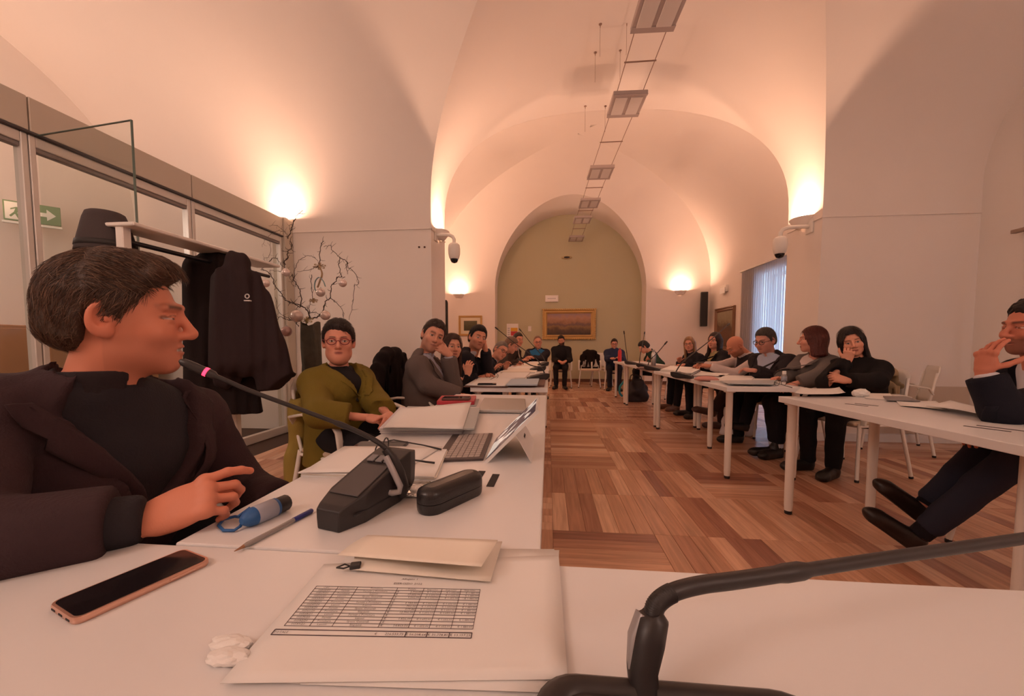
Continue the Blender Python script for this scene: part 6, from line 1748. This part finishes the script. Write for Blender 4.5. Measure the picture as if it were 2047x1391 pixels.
p = W_(1470, 692, 4.72)
ph_ = W_(1406, 731, 4.55)
person('bald man in a white shirt and dark waistcoat bowed over his phone', (p.x+.36, p.y+.06), -92, p, -98, 38, 0, dict(skin='#b97a60', hair='#4a3a34', hk='bald', beard=.35, w=1.03, nb=(p.x+.14, p.y+.02, p.z-.125), wrR=ph_+Vector((.06, .12, .0)), wrL=ph_+Vector((.06, .0, .0)), elL=W_(1470, 748, 4.45), hdR=(-1, -.2, .1), hdL=(-1, .2, .1), cuR=(.7, .8, .6, .6), cuL=(.7, .8, .6, .6), bulk=1.08,
    tops=[('shirt', '#cdbcb8', .012, None, .95), ('waistcoat', '#2a2428', .020, None, 0, dict(coll=.085))], collar='#cdbcb8', legs='#3a2a28', shoec='#4a3028', anL=(p.x-.30, p.y-.16, .30), fdL=(-.9, .1, .2)), hres=.005, res=.014)
p0, p1 = W_(1398, 728, 4.52), W_(1408, 724, 4.62)
slab_phone(p0, p1, .07, .009, 'dark phone held in the hands of the bald man', M_black, 0)[0].location = ph_+Vector((-.03, .06, .03))
p = W_(1529, 681, 4.05)
t16, i16 = person('grey haired man with dark spectacles and a dark blazer, arms folded', (p.x+.20, p.y+.08), -108, p, -118, 16, 0, dict(skin='#b98474', hair='#4b4542', hvol=.014, glasses='#1a1618', grim=.0026, nb=(p.x+.09, p.y+.03, p.z-.17), wrR=W_(1530, 745, 3.85), wrL=W_(1505, 740, 3.75), hdR=(-.3, -.9, .1), hdL=(-.5, .8, .1), bulk=1.12, sw=.195,
    tops=[('shirt', '#aab2c8', .004, None, .9), ('jacket', '#2a2428', .022, (-.14, .42, .015), .95, dict(rr=.012))], collar='#b8bccb', legs='#17151a', anL=(p.x-.22, p.y-.10, .26), fdL=(-.85, -.3, .15), anR=(p.x-.18, p.y+.1, .09), shoe='shoe'), hres=.005, res=.014)
q = i16['chest']+i16['fr']*.155-i16['r']*.085+i16['sp']*.02-Vector(i16['org'])
MB().tube([q+i16['r']*-.035-i16['sp']*.006, q, q+i16['r']*.035+i16['sp']*.012], .009, 8, flat=(1.2, .5, tuple(i16['sp']))).build('pocket_square', mat('pocket_square', (.72, .48, .36), .8), t16)
p = W_(1624, 679, 3.62)
person('woman with a red brown bob in a grey tweed jacket turned away to the left', (p.x+.10, p.y+.12), -100, p, -62, 4, 2, dict(fem=1, skin='#c68c78', hair='#552620', hk='bob', blen=-.15, nb=(p.x+.07, p.y+.03, p.z-.18), wrR=W_(1560, 757, 3.5), elL=W_(1640, 752, 3.30), wrL=W_(1592, 766, 3.35), hdR=(-.8, -.4, .1), bulk=1.18,
    tops=[('blouse', '#cbbdbb', .008, None, .3), ('jacket', '#6b6461', .024, (-.02, .55, .01), .92, dict(rr=.012))], legs='#17151a', shoe='boot', crop=.8, sock='#c8ccd8', anR=(p.x-.32, p.y-.05, .1)), hres=.005, res=.014)
p = W_(1703, 684, 3.22)
wr_ = W_(1693, 722, 3.06)
person('woman with long black hair in black, covering her nose and mouth with her hand', (p.x+.12, p.y+.06), -112, p, -150, 6, 14, dict(fem=1, skin='#cb937c', hair='#171113', hk='long', hvol=.016, nb=(p.x+.07, p.y+.02, p.z-.175), wrR=wr_, elR=W_(1652, 765, 3.03), hdR=(.12, -.12, 1), hnR=(-.45, -.85, .2), cuR=(.8, .9, .9, .9), wrL=W_(1692, 760, 2.95), elL=W_(1752, 764, 2.98), hdL=(-.95, .2, .2), hnL=(-.1, -.8, .6), cuL=(.6, .7, .7, .7), bulk=1.12,
    tops=[('jumper', '#151214', .020, None, .95, dict(rr=.012))], legs='#151316'), hres=.0045, res=.014)
# the man in navy at the right edge
p = W_(2068, 655, 1.74)
wr_ = W_(1966, 742, 1.66)
anR, anL = W_(1838, 1068, 1.92), W_(1850, 1010, 2.0)
person('bearded man in navy at the right edge, fingers at his mouth, legs crossed', (p.x+.27, p.y+.0), -92, p, -86, 4, -2, dict(skin='#b4705a', hair='#1b1413', hk='curly', hvol=.017, lock=.003, beard=.55, nose=1.1, eye=.5, nb=(p.x+.105, p.y-.02, p.z-.175), sw=.165,
    elL=W_(2003, 822, 1.63), wrL=wr_, hdL=Vector((.10, .02, 1)), hnL=(-1, -.1, .1), cuL=((.45, .25, .2), (.5, .3, .25), (.55, .35, .3), (.7, .5, .4)), thL=(.9, .55, -.9), wrR=(p.x-.10, p.y+.10, .64), knR=W_(2045, 905, 1.70), knL=W_(1975, 893, 1.92), handres=.0035, bulk=1.05,
    anR=anR, anL=anL, fdR=Vector((-.75, .15, .55)), fdL=Vector((-.75, .1, .62)), fnR=(.5, -.35, .8), fnL=(.5, -.35, .8), crop=.86, sock='#16121a', shoec='#1c1210',
    tops=[('shirt', '#c9c6cf', .004, None, .97), ('jacket', '#12131f', .018, (-.14, .42, .012), .9, dict(rr=.010))], collar='#c9c6cf', legs='#2a2d3c'), res=.012, hres=.004)
# chairs
chair(-1.18, 2.24, 112, 'white armchair of the woman in olive green, her coat over its back')
chair(-1.02, 3.02, 90, 'white armchair of the man in the grey jacket')
p = at(1180, 775, Z=0)
chair(p.x, 9.95, 186, 'empty white armchair with a black jacket over its back by the olive wall')
chair(-1.12, .72, 90, 'white armchair of the man in black at the front left')
chair(-1.05, 3.60, 90, 'white armchair of the long haired woman')
chair(-1.02, 4.02, 90, 'white armchair of the dark haired man in the dark suit') if False else None
chair(-1.1, 5.0, 90, 'white armchair of the man in the navy jumper')
q = W_(1122, 681, 9.75); chair(q.x, 9.86, 184, 'white armchair of the bearded man by the olive wall')
q = W_(1228, 687, 9.3); chair(q.x+.05, 9.5, 188, 'white armchair of the young person in the blue jacket')
q = W_(1205, 720, 9.9); chair(q.x, 10.3, 182, 'second empty white armchair by the olive wall, left of the young person')
chair(2.55, 8.0, -85, 'white armchair of the person in the green jumper')
chair(2.75, 6.7, -100, 'white armchair of the fair haired woman')
chair(2.75, 5.75, -95, 'white armchair of the long dark haired woman')
chair(2.58, 4.86, -92, 'white armchair of the bald man')
q = W_(1529, 681, 4.05); chair(q.x+.26, q.y+.08, -108, 'white armchair of the man with dark spectacles')
chair(2.56, 3.50, -105, 'white armchair of the woman covering her face')
q = at(1838, 905, Z=0); chair(q.x-.12, q.y+.20, -60, 'empty white armchair against the right pier behind the woman in black')
chair(2.42, 1.98, -92, 'white armchair of the man in navy')
# coats over chair backs
def drape(label, c, az, color, hz, wd, seed, top=.9, z0=.35):
    A = math.radians(az); f = Vector((math.sin(A), math.cos(A), 0)); r = Vector((math.cos(A), -math.sin(A), 0))
    t = thing('coat', label, 'coat', (c[0], c[1], z0)); b = Vector((c[0], c[1], 0))-f*.25
    F = Field(np.array(b)+(-.45, -.45, z0-.05), np.array(b)+(.45, .45, top+.15), .014)
    F.ecap(b+up*(z0), b+up*(top-.02), r, (wd*.9, .05), (wd, .055), .03)
    F.ecap(b-f*.05+up*(z0+.0), b-f*.03+up*(top-.06), r, (wd*1.05, .045), (wd*.85, .05), .03)
    for s in (-1, 1): F.cap(b+r*(s*wd)+up*(top-.12), b+r*(s*(wd+.03))-f*.03+up*(z0+.08), .05, .045, .04)
    F.cap(b+r*-.08+up*(top-.0), b+r*.08+up*(top-.0), .05, .05, .03)
    X, Y, Z = F.all(); u = (X-b.x)*r.x+(Y-b.y)*r.y
    F.f += (.006*np.sin(u*30+3*np.sin(Z*7)+seed)+.003*np.sin(u*55-Z*12)).astype(np.float32)
    F.f = np.maximum(F.f, z0-Z).astype(np.float32)
    # hollow for the chair back
    F.ecap(b+f*.012+up*.30, b+f*.0+up*(top-.05), r, (.225, .030), (.225, .030), .004, True)
    V, Q = F.mesh(); np_mesh('cloth', [(V, Q, None)], color, t, tuple(t.location)); return t
drape('olive coat hanging over the chair of the woman in green', (-1.18, 2.24), 112, mat('coat_olive', (.30, .22, .045), .85, bump=.2, bscale=150), .5, .19, 2, top=.82, z0=.18)
drape('black puffer coat over the chair between the woman in green and the man in grey', (-1.02, 3.02), 90, M_coat1, .6, .26, 5, top=1.0, z0=.25)
p = at(1180, 775, Z=0)
drape('black jacket over the back of the empty chair', (p.x, 9.95), 186, M_coat1, .5, .2, 8, top=.9, z0=.42)
drape('beige coat over the chair of the woman in black', (2.56, 3.50), -105, mat('coat_beige', (.40, .30, .18), .85, bump=.2, bscale=150), .5, .15, 3, top=.84, z0=.42)
